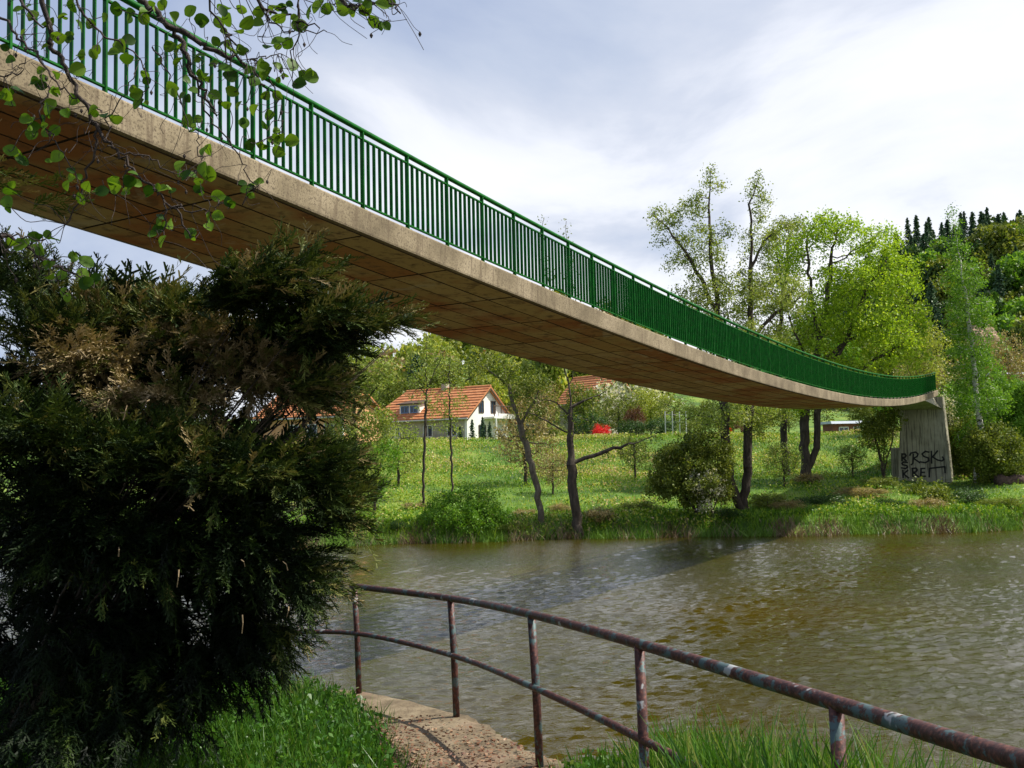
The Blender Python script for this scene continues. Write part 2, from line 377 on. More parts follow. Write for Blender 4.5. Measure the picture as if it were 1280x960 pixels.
# ================================================================ TERRAIN
def sm_(x, a, b): t = np.clip((x-a)/(b-a), 0, 1); return t*t*(3-2*t)
SHW = rng.uniform(0, 6.28, 8)
def wob(x, y, s=1.0): return (np.sin(x*.31*s+SHW[0])+np.sin(y*.43*s+x*.17*s+SHW[1])+np.sin(x*.83*s-y*.61*s+SHW[2])*.5+np.sin(x*1.7*s+y*1.3*s+SHW[3])*.3)/2.8
def far_z(x, y):
    x = np.asarray(x, float); y = np.asarray(y, float)
    s = y-43.4-.5*np.sin(x*.23+1)-.25*np.sin(x*.9)
    z = -1.2+sm_(s, -2.0, 1.4)*1.95+sm_(s, 1.0, 19)*1.25+sm_(s, 17, 33)*2.8+np.clip(s-33, 0, 60)*.012
    z = z+wob(x, y)*.16*sm_(s, 0, 3)-.38*np.exp(-((x-24.6)/2.6)**2-((y-56.0)/3.6)**2)
    z = z+sm_(y, 120, 250)*(6+21*np.exp(-((x-8)/52)**2)*sm_(x, -75, 5)+35*sm_(x, 66, 116)+.05*np.clip(x-110, 0, 60)+wob(x, y, .12)*2.5)
    z = z+sm_(y, 250, 330)*4-sm_(y, 330, 700)*12
    return z
xs = np.concatenate([np.linspace(-400, -50, 26)[:-1], np.linspace(-50, 75, 210), np.linspace(75, 500, 40)[1:]])
ys = np.concatenate([np.linspace(40, 80, 90)[:-1], np.linspace(80, 130, 30)[:-1], np.linspace(130, 340, 50)[:-1], np.linspace(340, 1500, 16)])
X, Y = np.meshgrid(xs, ys); Z = far_z(X, Y); V = np.stack([X, Y, Z], -1).reshape(-1, 3); nx = len(xs)
i, j = np.meshgrid(np.arange(nx-1), np.arange(len(ys)-1)); a = (j*nx+i).ravel(); F = np.stack([a, a+1, a+1+nx, a+nx], 1)
tag(link('far_bank', mesh_np('far_bank', V, F, GROUND, smooth=True)), kind='structure')
# near bank: land inside the shoreline polyline
SH = np.array([(-400, 13), (-60, 12.2), (-14, 11.2), (-6, 10.6), (-3.2, 10.0), (-1.55, 9.15), (-.45, 7.95), (.18, 6.4), (.75, 5.0), (1.22, 3.4), (1.42, 2.0), (1.6, 0), (1.9, -3), (2.6, -10), (6, -40), (30, -400)], float)
def shore_sd(x, y):
    p = np.stack([np.ravel(x), np.ravel(y)], -1).astype(float); best = np.full(len(p), 1e9); sg = np.ones(len(p))
    for a, b in zip(SH[:-1], SH[1:]):
        ab = b-a; t = np.clip(((p-a)@ab)/(ab@ab), 0, 1); q = a+t[:, None]*ab; d = np.hypot(*(p-q).T)
        cr = ab[0]*(p[:, 1]-a[1])-ab[1]*(p[:, 0]-a[0]); m_ = d < best-1e-9; best[m_] = d[m_]; sg[m_] = np.where(cr[m_] < 0, 1, -1)
    return (best*sg).reshape(np.shape(x))
def near_z(x, y):
    x = np.asarray(x, float); y = np.asarray(y, float); s = shore_sd(x, y)
    plat = sm_(y, 5.9, 6.6)*sm_(-y, -9.8, -9.2)*sm_(x, -2.4, -1.6)
    z = 1.80+.55*sm_(-y, -5, -.5)+.30*sm_(-y, -6, -3.6)*sm_(x, .3, .75)*sm_(y, -1, 2)-.12*sm_(y, 5, 9)+wob(x*2, y*2)*.04
    off = -.05*(1-plat)+.35*plat-.55*sm_(x, .1, .5)*sm_(-y, -6.3, -5.6)
    z = z+plat*.12*sm_(s, 2.6, 1.4)+.30*sm_(x, -.1, .5)*sm_(-y, -6.6, -6.2)*sm_(y, 2, 3)
    drop = np.clip(off-s, 0, 2.6)
    z = z-drop*1.15-sm_(s, .0, -1.2)*.5
    z = np.where(s < -1.8, np.minimum(z, -.3-(-1.8-s)*.4), z)
    return np.maximum(z, -1.6), s
xs = np.concatenate([np.linspace(-400, -20, 20)[:-1], np.linspace(-20, -4, 60)[:-1], np.linspace(-4, 5, 110)[:-1], np.linspace(5, 60, 20)])
ys = np.concatenate([np.linspace(-400, -12, 20)[:-1], np.linspace(-12, 2, 40)[:-1], np.linspace(2, 14, 110)])
X, Y = np.meshgrid(xs, ys); Z, _ = near_z(X, Y); V = np.stack([X, Y, Z], -1).reshape(-1, 3); nx = len(xs)
i, j = np.meshgrid(np.arange(nx-1), np.arange(len(ys)-1)); a = (j*nx+i).ravel(); F = np.stack([a, a+1, a+1+nx, a+nx], 1)
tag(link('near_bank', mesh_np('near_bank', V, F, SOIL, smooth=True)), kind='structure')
# river
def steps(a, b, s0, s1):
    out = [a]
    while out[-1] < b: out.append(out[-1]+s0+(s1-s0)*(out[-1]-a)/(b-a))
    return np.array(out)
xs = np.concatenate([np.linspace(-400, -24, 12)[:-1], np.linspace(-24, -9, 60)[:-1], np.linspace(-9, 27, 270)[:-1], np.linspace(27, 60, 60)[:-1], np.linspace(60, 500, 12)])
ys = np.concatenate([np.linspace(-60, 2, 30)[:-1], np.linspace(2, 7, 20)[:-1], steps(7, 46, .06, .11)])
X, Y = np.meshgrid(xs, ys); wr = np.random.default_rng(3); Z = np.zeros_like(X)
for q in range(46):
    lam = .125*3.3**(q/45.)*wr.uniform(.85, 1.15); th = math.pi/2+wr.normal()*.55; kx, ky = math.cos(th)*2*math.pi/lam, math.sin(th)*2*math.pi/lam
    env = .6+.4*np.sin(X*wr.uniform(.2, .6)+Y*wr.uniform(-.5, .5)+wr.uniform(0, 6))
    Z += env*.0075*lam**.9/.5*np.sin(kx*X+ky*Y+wr.uniform(0, 6.28))
gust = .75+.45*sm_(-Y, -22, -9)+.35*np.sin(X*.16+Y*.11+1.0)*np.sin(Y*.21-X*.05+.5)
Z = Z*gust*(1-.45*sm_(Y, 26, 42))*sm_(-Y, -44.5, -38)**.5*sm_(Y, 0, 6)
Z = np.where((X < -24) | (X > 60), 0, Z)
V = np.stack([X, Y, Z], -1).reshape(-1, 3); nx = len(xs)
i, j = np.meshgrid(np.arange(nx-1), np.arange(len(ys)-1)); a = (j*nx+i).ravel(); F = np.stack([a, a+1, a+1+nx, a+nx], 1)
tag(link('river_water', mesh_np('river_water', V, F, WATER, smooth=True)), kind='structure')

# ================================================================ FOOTBRIDGE
BA, BB, BC, BY0 = -.5252, .06028, .09966, 8.55
PN = np.array([-14, -8, 0, 1, 2, 3, 4, 5, 6, 7, 8, 9, 11, 13, 15, 18, 21, 25, 28.3, 34.5, 38.4, 43.1, 48.9, 56.1, 60.3])
PZ = np.array([5.0, 4.45, 3.76, 3.67, 3.585, 3.50, 3.41, 3.31, 3.205, 3.11, 3.02, 2.96, 2.84, 2.71, 2.57, 2.37, 2.21, 2.08, 2.03, 1.95, 1.95, 2.03, 2.31, 2.82, 3.20])
PF = np.polyfit(PN, PZ, 6, w=np.where(PN < 0, .4, 1))
def bz(n): return HC+float(np.polyval(PF, n))         # top of the deck edge
BD = Vector((BB, BC, 0)).normalized(); BNRM = Vector((-BD.y, BD.x, 0))   # along; across, away from the camera
UNIT = BY0*math.hypot(BB, BC)
def bp(n, w=0.0, dz=0.0): 
    q = Vector((BY0*(BA+BB*n), BY0*(1+BC*n), bz(n)+dz)); return q+BNRM*w
WD = 3.4; N0, N1 = -13, 60.5
bridge = tag(empty('footbridge', (bp(59)[0], bp(59)[1], 1.9)), 'long sagging concrete footbridge with green railing spanning the river', 'bridge')
nn = np.arange(N0, N1+.01, .5)
def sweep(prof, ns, name, mat, parent, smooth=False, cap=True):
    """prof: closed list of (across, up) offsets swept along the deck"""
    mb = MB(); k = len(prof)
    for n in ns: mb.v += [tuple(bp(n, w, z)) for w, z in prof]
    for i in range(len(ns)-1):
        for j in range(k): a = i*k+j; b = i*k+(j+1) % k; mb.f.append((a, b, b+k, a+k))
    if cap: mb.f.append(tuple(range(k))[::-1]); mb.f.append(tuple((len(ns)-1)*k+j for j in range(k)))
    return mb.obj(name, mat, parent, smooth)
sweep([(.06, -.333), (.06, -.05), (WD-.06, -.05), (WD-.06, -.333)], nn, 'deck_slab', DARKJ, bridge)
sweep([(0, -.335), (-.006, -.31), (-.012, -.02), (.0, 0), (.08, 0), (.08, -.335)], nn, 'edge_beam', FASCIA, bridge)
sweep([(WD-.08, -.335), (WD-.08, 0), (WD, 0), (WD, -.335)], nn, 'edge_beam', FASCIA, bridge)
NS = 6; pw = (WD-.17)/NS; k0 = -9.0
while k0 < N1-1:
    k1 = min(k0+2.0, N1); 
    for j in range(NS):
        w0 = .085+j*pw+.017; w1 = .085+(j+1)*pw-.017; dz = random.uniform(-.003, .003)
        mb = MB(); ns = (k0+.022, (k0+k1)/2, k1-.022)
        for n in ns: mb.v += [tuple(bp(n, w0, -.343+dz)), tuple(bp(n, w1, -.343+dz)), tuple(bp(n, w1, -.31)), tuple(bp(n, w0, -.31))]
        for i in range(2): mb.f += [(4*i+q, 4*i+(q+1) % 4, 4*i+4+(q+1) % 4, 4*i+4+q) for q in range(4)]
        mb.f += [(3, 2, 1, 0), (8, 9, 10, 11)]
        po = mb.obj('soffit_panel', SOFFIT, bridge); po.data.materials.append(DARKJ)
        for fi in (1, 3, 5, 7, 8, 9): po.data.polygons[fi].material_index = 1  # side and end faces take the dark joint colour
    k0 += 2.0
RH = 1.14
def make_railing(w, near):
    rl = sweep([(w-.035, RH-.03), (w-.025, RH), (w+.025, RH), (w+.035, RH-.03), (w+.025, RH-.055), (w-.025, RH-.055)], np.arange(N0, N1-.2, .5), 'railing', GREEN, bridge, True)
    sweep([(w-.02, RH-.155), (w-.02, RH-.135), (w+.02, RH-.135), (w+.02, RH-.155)], np.arange(N0, N1-.2, .5), 'upper_rail', GREEN, rl)
    sweep([(w-.02, .075), (w-.02, .095), (w+.02, .095), (w+.02, .075)], np.arange(N0, N1-.2, .5), 'lower_rail', GREEN, rl)
    rz = math.atan2(BD.y, BD.x)
    pm = MB().box((0, 0, 0), .022, .06, RH-.05, rz).box((0, 0, -.002), .08, .1, .014, rz).mesh('post', GREEN)
    bm_ = MB().box((0, 0, 0), .012, .050, RH-.155-.095, rz).mesh('baluster', GREEN)
    rest = MB(); cnt = 0
    for n in range(N0, int(N1)+1):
        pr = link('post', pm, rl, False); pr.location = bp(n, w, 0)
        if n == int(N1): break
        for q in range(1, 8):
            f_ = n+q/8; c = bp(f_, w, .095)
            if near and n >= -1 and cnt < 300: b = link('baluster', bm_, rl, False); b.location = c; cnt += 1
            else: rest.box(c, .012, .050, RH-.155-.095, rz)
    o = rest.obj('balusters', GREEN, rl); o['kind'] = 'stuff'
    return rl
make_railing(.07, True); make_railing(WD-.07, False)
# pier: a wall under the deck end, its face square to the deck
NP = 58.3
def on_face(px, py, n=NP, off=0.0):
    o = bp(n)-BD*off; r = ray(px, py); C = Vector((0, 0, HC)); t = (o-C).dot(BD)/r.dot(BD); return C+r*t
TH = 1.1
tl, tr = on_face(1127, 512), on_face(1178, 506); bl, br = on_face(1122, 612), on_face(1191, 612)
for q in (tl, tr): q.z = bz(NP)-.30
mid = [tl.lerp(tr, 0), tl.lerp(tr, 1)]
pier = MB().hexa([bl, br, br+BD*TH, bl+BD*TH], [tl, tr, tr+BD*(TH-.1), tl+BD*(TH-.1)]).obj('pier', PIERM, bridge)
for (t_, w_) in ((.12, .03), (.33, .025), (.52, .025), (.74, .03), (.9, .03)):       # formwork ribs left in the concrete
    a = tl.lerp(tr, t_)+Vector((0, 0, -.55)); b = bl.lerp(br, t_)
    e_ = (tr-tl).normalized()*w_
    MB().hexa([b-e_-BD*.010, b+e_-BD*.010, b+e_+BD*.05, b-e_+BD*.05], [a-e_-BD*.010, a+e_-BD*.010, a+e_+BD*.05, a-e_+BD*.05]).obj('formwork_seam', PIERM, pier)
h0, h1 = on_face(1120, 508), on_face(1176, 503)
w0 = 0.02; w1 = WD-.6
A = [bp(NP-3.6, w1, -.34), bp(NP-3.6, w0, -.34), bp(NP, w0, -.36), bp(NP, w1, -.36)]
hb = Vector((0, 0, -.75))
MB().poly([bp(NP-3.4, w1, -.33), bp(NP-3.4, .02, -.33), bp(NP+.9, .02, -.3), bp(NP+.9, w1, -.3), tl+hb-BD*.03, tr+hb-BD*.03, tr+hb+BD*1.1, tl+hb+BD*1.1],
          [(0, 1, 5, 4), (1, 2, 6, 5), (2, 3, 7, 6), (3, 0, 4, 7), (4, 5, 6, 7), (3, 2, 1, 0)]).obj('haunch', PIERM, bridge)
# sprayed letters, thin ribbons on the pier face
def gpt(cx, cy): return on_face(1100+cx/5.333, 440+cy/5.333, NP, .024)
STK = [[(146, 678), (147, 727)], [(143, 680), (168, 680), (174, 692), (166, 702), (150, 704), (176, 727)],
       [(184, 737), (158, 733), (146, 742), (152, 752), (178, 757), (184, 768), (170, 777), (142, 772)],
       [(152, 786), (154, 838)], [(186, 788), (157, 813), (192, 840)],
       [(198, 690), (206, 674), (236, 667), (254, 680), (246, 698), (222, 708)], [(222, 680), (219, 742), (209, 752)], [(222, 708), (266, 738)],
       [(328, 668), (302, 662), (280, 680), (292, 696), (322, 706), (326, 724), (302, 738), (266, 732)],
       [(342, 660), (344, 742)], [(384, 658), (350, 700), (384, 720), (412, 726), (426, 716), (416, 698)],
       [(216, 774), (220, 832)], [(212, 776), (240, 774), (248, 786), (240, 798), (222, 802), (256, 832)],
       [(300, 776), (274, 777), (272, 828), (304, 828)], [(272, 802), (298, 802)],
       [(328, 834), (330, 776), (432, 764), (434, 806)]]
mb = MB()
for st in STK:
    pts = [gpt(*q) for q in st]
    for a, b in zip(pts[:-1], pts[1:]):
        t = (b-a).normalized(); s_ = t.cross(BD).normalized()*.047; a2 = a-t*.02; b2 = b+t*.02
        mb.hexa([a2-s_, a2+s_, a2+s_+BD*.02, a2-s_+BD*.02], [b2-s_, b2+s_, b2+s_+BD*.02, b2-s_+BD*.02])
g = mb.obj('graffiti', BLACKP, pier); g['label'] = 'black sprayed letters RSK and KRE on the pier face'
# side block left of the pier and stair behind the deck end
c1, c2 = on_face(1113, 560, NP+.6), on_face(1125, 560, NP+.6)
MB().hexa([Vector((c1.x, c1.y, 1.2)), Vector((c2.x, c2.y, 1.2)), Vector((c2.x, c2.y, 1.2))+BD*1.2, Vector((c1.x, c1.y, 1.2))+BD*1.2],
          [c1, c2, c2+BD*1.2, c1+BD*1.2]).obj('side_block', PIERM, bridge)
mb = MB(); zt = bz(N1)
for i in range(26):
    n = N1+.35+i*.42/UNIT*1.0; z1 = zt-.18*(i+1); q = BD*.2
    c = Vector((BY0*(BA+BB*n), BY0*(1+BC*n), 0))+BNRM*(WD/2)
    mb.box((c.x, c.y, z1-.55), .41, 2.2, .55, math.atan2(BD.y, BD.x))
mb.obj('staircase', PIERM, bridge)
c = bp(-11.5, WD/2); MB().box((c.x, c.y, 1.2), 1.0, 3.0, c.z-1.2-.3, math.atan2(BD.y, BD.x)).obj('pier', PIERM, bridge)

# ================================================================ PLATFORM AND RUSTY RAILING
RP = [P(443, 733, 9.0), P(563, 748, 7.85), P(664, 768, 6.4), P(799, 805, 5.0), P(1045, 879, 3.42)]
RP_end = [P(1290, 954, 2.35), P(1900, 1090, 1.2)]
rl = tag(empty('rusty_railing', (.1, 6.4, 1.85)), 'rusty two-bar pipe railing with peeling paint along the river edge', 'railing')
def smooth_path(pts, k=6):
    out = []
    for i in range(len(pts)-1):
        p0 = pts[max(i-1, 0)]; p1 = pts[i]; p2 = pts[i+1]; p3 = pts[min(i+2, len(pts)-1)]
        for j in range(k):
            t = j/k; out.append(.5*((2*p1)+(p2-p0)*t+(2*p0-5*p1+4*p2-p3)*t*t+(3*p1-p0-3*p2+p3)*t**3))
    return out+[pts[-1]]
top = [RP[0]+Vector((-.03, .03, 0))]+RP[1:]+RP_end
lp = RP[0]+Vector((-.9, .55, -.10))
MB().tube(smooth_path(top), .028, 12).obj('top_rail', RUST, rl, True)
dz = Vector((0, 0, -.46)); midp = [lp+Vector((-.6, .2, -.36)), lp+Vector((0, 0, -.40))]+[p+dz*k for p, k in zip(RP, (.93, .98, 1.02, 1.04, 1.06))]+[p+dz*1.06 for p in RP_end]
MB().tube(smooth_path(midp), .022, 10).obj('middle_rail', RUST, rl, True)
feet = [P(449, 867, 9.0), P(571, 896, 7.85), P(675, 957, 6.4)]
for i, p in enumerate(RP+[RP_end[1]]):
    foot = feet[i] if i < 3 else Vector((p.x+(.0 if i > 3 else .01), p.y, 1.6))
    MB().tube([foot-Vector((0, 0, .1)), p.lerp(foot, .5)+Vector((.004, 0, 0)), p], .027, 10).obj('post', RUST, rl, True)
# platform
f0, f1, f2 = feet
def pz(x, y):
    n_ = (f1-f0).cross(f2-f0); return f0.z-(n_.x*(x-f0.x)+n_.y*(y-f0.y))/n_.z
outer = [(-1.95, 9.42), (-1.50, 9.13), (-1.0, 8.62), (-.42, 7.90), (-.20, 7.42), (-.06, 7.02), (.06, 6.80), (.30, 6.42), (.30, 6.05), (.12, 5.5)]
inner = [(-2.1, 9.45), (-1.75, 9.15), (-1.5, 8.8), (-1.25, 8.0), (-1.1, 7.5), (-1.0, 7.1), (-.92, 6.7), (-.84, 6.3), (-.75, 5.9), (-.6, 5.4)]
mb = MB(); K = 9; M = 60
def pl(arr, t): t = t*(len(arr)-1); i = min(int(t), len(arr)-2); a, b = Vector(arr[i]), Vector(arr[i+1]); return a.lerp(b, t-i)
for i in range(M+1):
    a = pl(inner, i/M); b = pl(outer, i/M); b = b+Vector((random.uniform(-.022, .022), random.uniform(-.02, .02)))*(1 if i > 22 else .4)
    for j in range(K+1):
        q = a.lerp(b, j/K); z = pz(q.x, q.y)+float(wob(q.x*9, q.y*9))*.012-(.03*random.random() if j == K else 0); mb.v.append((q.x, q.y, z))
    mb.v.append((b.x-.03, b.y-.03, pz(b.x, b.y)-.55-.1*random.random()))
for i in range(M):
    for j in range(K+1): a = i*(K+2)+j; mb.f.append((a, a+1, a+K+3, a+K+2))
tag(mb.obj('platform', PLATM, None), kind='structure')
fw = MB()
for i in range(M+1):
    b = pl(outer, i/M); fw.v += [(b.x-.05, b.y-.04, pz(b.x, b.y)-.2), (b.x-.05, b.y-.04, -1.3)]
for i in range(M): fw.f.append((2*i, 2*i+1, 2*i+3, 2*i+2))
tag(fw.obj('retaining_wall', PLATM), 'stained concrete wall dropping from the platform edge to the river', 'wall')

# ================================================================ GRASS AND GROUND COVER
GR_N = leafmat('grass_near', [(0, (.02, .075, .008)), (.45, (.055, .16, .014)), (.8, (.12, .24, .025)), (1, (.25, .30, .09))], .35, .4, .4)
GR_F = leafmat('grass_far', [(0, (.035, .11, .006)), (.4, (.10, .25, .012)), (.75, (.26, .42, .02)), (1, (.45, .50, .08))], .3)
WEED = leafmat('weeds', [(0, (.04, .11, .008)), (.3, (.14, .28, .015)), (.55, (.32, .42, .03)), (.8, (.50, .48, .12)), (1, (.62, .44, .26))], .3)
def strands(name, pos, z_up, ln, wd, bend, mat, rr, label, cat, seg=3):
    d = rng.normal(size=pos.shape)*.33; d[:, 2] = z_up; V, F, k = strand(pos, d, ln, wd, bend, seg)
    o = link(name, mesh_np(name, V, F, mat, np.repeat(rr, k))); return tag(o, label, cat, None, 'stuff')
def scatter_far(n, x0, x1, y0, y1):
    x = rng.uniform(x0, x1, n); y = y0+(y1-y0)*rng.random(n)**1.25; return np.stack([x, y, far_z(x, y)-.03], -1)
p = scatter_far(85000, -22, 36, 43.3, 78); p = p[(np.abs(p[:, 0]) < p[:, 1]*.60+2)]
pat = wob(p[:, 0]*1.1, p[:, 1]*1.5)
meadow = sm_(p[:, 1], 47, 52)*sm_(-p[:, 1], -62, -58)
slp = sm_(p[:, 1], 58, 63); keepg = rng.random(len(p)) < 1-.6*slp*(pat > .1); p = p[keepg]; pat = pat[keepg]; meadow = meadow[keepg]; slp = slp[keepg]
rr = np.clip(.45+.25*pat-.22*slp*(pat < -.1)+.3*meadow*(.4+.6*sm_(-p[:, 0], -12, 4))+rng.normal(size=len(p))*.2, 0, 1)
ln = (1-.6*np.exp(-((p[:, 0]-24.2)/2.4)**2-((p[:, 1]-56)/4)**2))*rng.uniform(.14, .42, len(p))*(1-.45*meadow)*(1+.9*sm_(-p[:, 1], -45, -43.6))
strands('far_grass', p, 1.0, ln, .035, ln*.5, GR_F, rr, 'spring grass covering the far bank between the river and the houses', 'grass', 2)
p = scatter_far(300000, -24, 40, 44.0, 79); pat = wob(p[:, 0]*1.7+3, p[:, 1]*2.3); slope = sm_(p[:, 1], 58, 64)
keep = (rng.random(len(p)) < .05+slope*(.12+.8*np.clip(pat*2.2+.4, 0, 1))+.35*(pat > .25)*(1-slope)+.75*(p[:, 1] < 46.5)) & (np.abs(p[:, 0]) < p[:, 1]*.62+2); p = p[keep]; pat = pat[keep]; slope = slope[keep]
p[:, 2] += (1-.85*np.exp(-((p[:, 0]-24.2)/2.4)**2-((p[:, 1]-56)/4)**2))*rng.uniform(0, .42, len(p))*(.5+.5*np.clip(pat+.5, 0, 1))
pink = (wob(p[:, 0]*.7+9, p[:, 1]*1.1) > .12)
rr = np.clip(.30+.22*slope+.20*pat+rng.normal(size=len(p))*.24+.30*pink*(rng.random(len(p)) < .55), 0, 1)
V, F = leaf_quads(p, rng.uniform(.06, .17, len(p)), up=.3, asp=.7)
tag(link('bank_weeds', mesh_np('bank_weeds', V, F, WEED, np.repeat(rr, 4))), 'yellow-green weeds and dead leaves covering the slope of the far bank', 'weeds', None, 'stuff')
# reeds and dead roots along the waterline
x = rng.uniform(-20, 34, 9500); y = 43.4+.5*np.sin(x*.23+1)+.25*np.sin(x*.9)+rng.uniform(-.7, .7, len(x))
p = np.stack([x, y, np.maximum(far_z(x, y), 0)-.02], -1); c = np.sin(x*1.1)+np.sin(x*2.7+1)+rng.normal(size=len(x))*.5
REED = leafmat('bank_roots', [(0, (.05, .03, .015)), (.4, (.16, .11, .06)), (.65, (.30, .24, .15)), (.75, (.05, .13, .012)), (1, (.14, .26, .03))], .2)
strands('waterline_reeds', p, .75, rng.uniform(.2, .65, len(p)), .035, .25, REED, np.clip(.72-.22*c+rng.normal(size=len(x))*.1, 0, 1), 'dry stalks and fresh reeds hanging over the far waterline', 'reeds', 2)
# near grass
def near_pts(n, x0, x1, y0, y1, ok):
    x = rng.uniform(x0, x1, n); y = rng.uniform(y0, y1, n); z, s = near_z(x, y); k = ok(x, y, s); return np.stack([x, y, z-.02], -1)[k], s[k]
def inner_x(y): return np.interp(y, [q[1] for q in inner][::-1], [q[0] for q in inner][::-1])
p, s = near_pts(42000, -5.5, -.6, 4.0, 11.2, lambda x, y, s: (s > -.5) & (x < inner_x(y)+.07+.09*np.sin(y*5)+.06*rng.normal(size=len(x))))
d = rng.uniform(.10, .34, len(p))*(.8+.3*sm_(-p[:, 0], 1.2, 2.4))
strands('near_grass', p, 1.0, d, .011, d*.55, GR_N, np.clip(.45+.2*wob(p[:, 0]*4, p[:, 1]*4)+rng.normal(size=len(p))*.2, 0, 1), 'lush green grass beside the concrete platform under the juniper', 'grass', 3)
p2, s = near_pts(22000, -5.0, -.6, 4.0, 10, lambda x, y, s: (s > -.2) & (x < inner_x(y)+.05))
p2[:, 2] += rng.uniform(.02, .22, len(p2)); V, F = leaf_quads(p2, rng.uniform(.025, .065, len(p2)), up=.2, asp=.55)
tag(link('nettle_patch', mesh_np('nettle_patch', V, F, GR_N, np.repeat(np.clip(rng.normal(size=len(p2))*.18+.38, 0, 1), 4))), 'low leafy weeds growing among the grass by the platform', 'weeds', None, 'stuff')
p, s = near_pts(80000, -.2, 3.2, 3.15, 7.2, lambda x, y, s: (s < .25) & (s > -1.05) & (y < 6.25))
d = rng.uniform(.18, .54, len(p))*(.38+.62*sm_(p[:, 0], .45, .85)); k_ = rng.random(len(p)) < .34; p = p[k_]; d = d[k_]
strands('river_edge_grass', p, 1.3, d, .015, d*.38, GR_N, np.clip(.62+.2*wob(p[:, 0]*4, p[:, 1]*4)+rng.normal(size=len(p))*.26, 0, 1), 'long bright grass blades growing below the railing at the river edge', 'grass', 4)
p2 = p[rng.integers(0, len(p), 9000)].copy(); p2[:, 2] += rng.uniform(0, .14, len(p2)); V, F = leaf_quads(p2+rng.normal(size=p2.shape)*[.04, .04, 0], rng.uniform(.02, .05, len(p2)), up=.2)
tag(link('river_edge_weeds', mesh_np('river_edge_weeds', V, F, GR_N, np.repeat(np.clip(rng.normal(size=len(p2))*.2+.5, 0, 1), 4))), 'small broad-leaved weeds among the grass below the railing', 'weeds', None, 'stuff')
# litter on the platform
n = 2600; t = rng.random(n); u = rng.random(n)**1.6
pp = np.array([list(pl(inner, a).lerp(pl(outer, a), b)) for a, b in zip(.35+.65*t, u*.95)]); kk = wob(pp[:, 0]*5, pp[:, 1]*5)+.9*(pp[:, 1] < 6.9)+rng.normal(size=n)*.25 > .25
pp = pp[kk]; pp = np.column_stack([pp, [pz(a, b)+.02 for a, b in pp]]); V, F = leaf_quads(pp, rng.uniform(.02, .045, len(pp)))
V[:, 2] = np.repeat(pp[:, 2], 4)+(V[:, 2]-np.repeat(pp[:, 2], 4))*.45+.006
tag(link('leaf_litter', mesh_np('leaf_litter', V, F, LITTER, np.repeat(rng.random(len(pp)), 4))), 'reddish brown dead leaves scattered on the concrete platform', 'leaves', None, 'stuff')

# ================================================================ HOUSES
def wall_box(mb, o, ax, ay, w, d, h): pass
def house(name, corner, ang, L_, D_, eave, ridge, label, group, wallm, gablem, hip=0.0, over=.45, drop=0.0):
    """corner: front corner on the ground under the right gable; the long side runs from it along ang (radians), the gable away along ang-90"""
    ax = Vector((math.cos(ang), math.sin(ang), 0)); ay = Vector((ax.y, -ax.x, 0)); up = Vector((0, 0, 1)); c = Vector(corner)
    o = tag(empty(name, c), label, 'house', group)
    q = lambda a, b, z: c+ax*a+ay*b+up*z
    MB().poly([q(0, 0, -1.5), q(L_, 0, -1.5), q(L_, D_, -1.5), q(0, D_, -1.5), q(0, 0, eave), q(L_, 0, eave), q(L_, D_, eave), q(0, D_, eave)],
              [(0, 1, 5, 4), (1, 2, 6, 5), (2, 3, 7, 6), (3, 0, 4, 7)][:4]).obj('wall', wallm, o)
    MB().hexa([q(-.03, -.01, -1.5), q(.25, -.01, -1.5), q(.25, D_+.01, -1.5), q(-.03, D_+.01, -1.5)], [q(-.03, -.01, eave), q(.25, -.01, eave), q(.25, D_+.01, eave), q(-.03, D_+.01, eave)]).obj('gable_wall', gablem, o)
    MB().poly([q(-.03, 0, eave), q(-.03, D_, eave), q(-.03, D_/2, ridge-.12), q(.2, 0, eave), q(.2, D_, eave), q(.2, D_/2, ridge-.12)], [(0, 2, 1), (3, 4, 5), (0, 3, 5, 2), (1, 2, 5, 4), (0, 1, 4, 3)]).obj('gable', gablem, o)
    sl = (ridge-eave)/(D_/2)
    e0, e1 = -over, L_+over; th = .16
    for side in (0, 1):
        f_ = (lambda b: b) if side == 0 else (lambda b: D_-b)
        ov = over+ (drop if side else 0)
        a = [q(e0, f_(-ov), eave-sl*ov), q(e1, f_(-ov), eave-sl*ov), q(e1-hip, f_(D_/2), ridge), q(e0, f_(D_/2), ridge)]
        b = [v+up*th for v in a]; r_ = MB().hexa(a, b).obj('roof', TILE, o)
        # tile courses: low battens running along the slope
        n_ = 11; mb = MB()
        for k in range(n_):
            t = (k+.5)/n_; p0 = b[0].lerp(b[3], t); p1 = b[1].lerp(b[2], t); nrm = (b[1]-b[0]).cross(b[3]-b[0]).normalized(); nrm = nrm if nrm.z > 0 else -nrm
            dn = (b[0]-b[3]).normalized()*.24
            mb.poly([p0+nrm*.002, p1+nrm*.002, p1+dn+nrm*.06, p0+dn+nrm*.06, p1+dn-nrm*.03, p0+dn-nrm*.03], [(0, 1, 2, 3), (3, 2, 4, 5)])
        c_ = mb.obj('tile_courses', TILE, r_); c_['kind'] = 'stuff'
        MB().hexa([v-up*.02 for v in (a[0], a[3], a[3]+ax*.1, a[0]+ax*.1)], [v-up*.2 for v in (a[0], a[3], a[3]+ax*.1, a[0]+ax*.1)]).obj('bargeboard', WOOD, r_)
    MB().tube([q(e0, D_/2, ridge+th), q(e1-hip, D_/2, ridge+th)], .13, 6).obj('ridge', TILE, o)
    if hip:
        MB().poly([q(e1, -over, eave-sl*over+.05), q(e1, D_+over, eave-sl*over+.05), q(e1-hip, D_/2, ridge+.1)], [(0, 1, 2)]).obj('roof', TILE, o)
    MB().tube([q(e0, -over-.05, eave-sl*over), q(e1, -over-.05, eave-sl*over)], .08, 6).obj('gutter', STEEL, o)
    return o, q
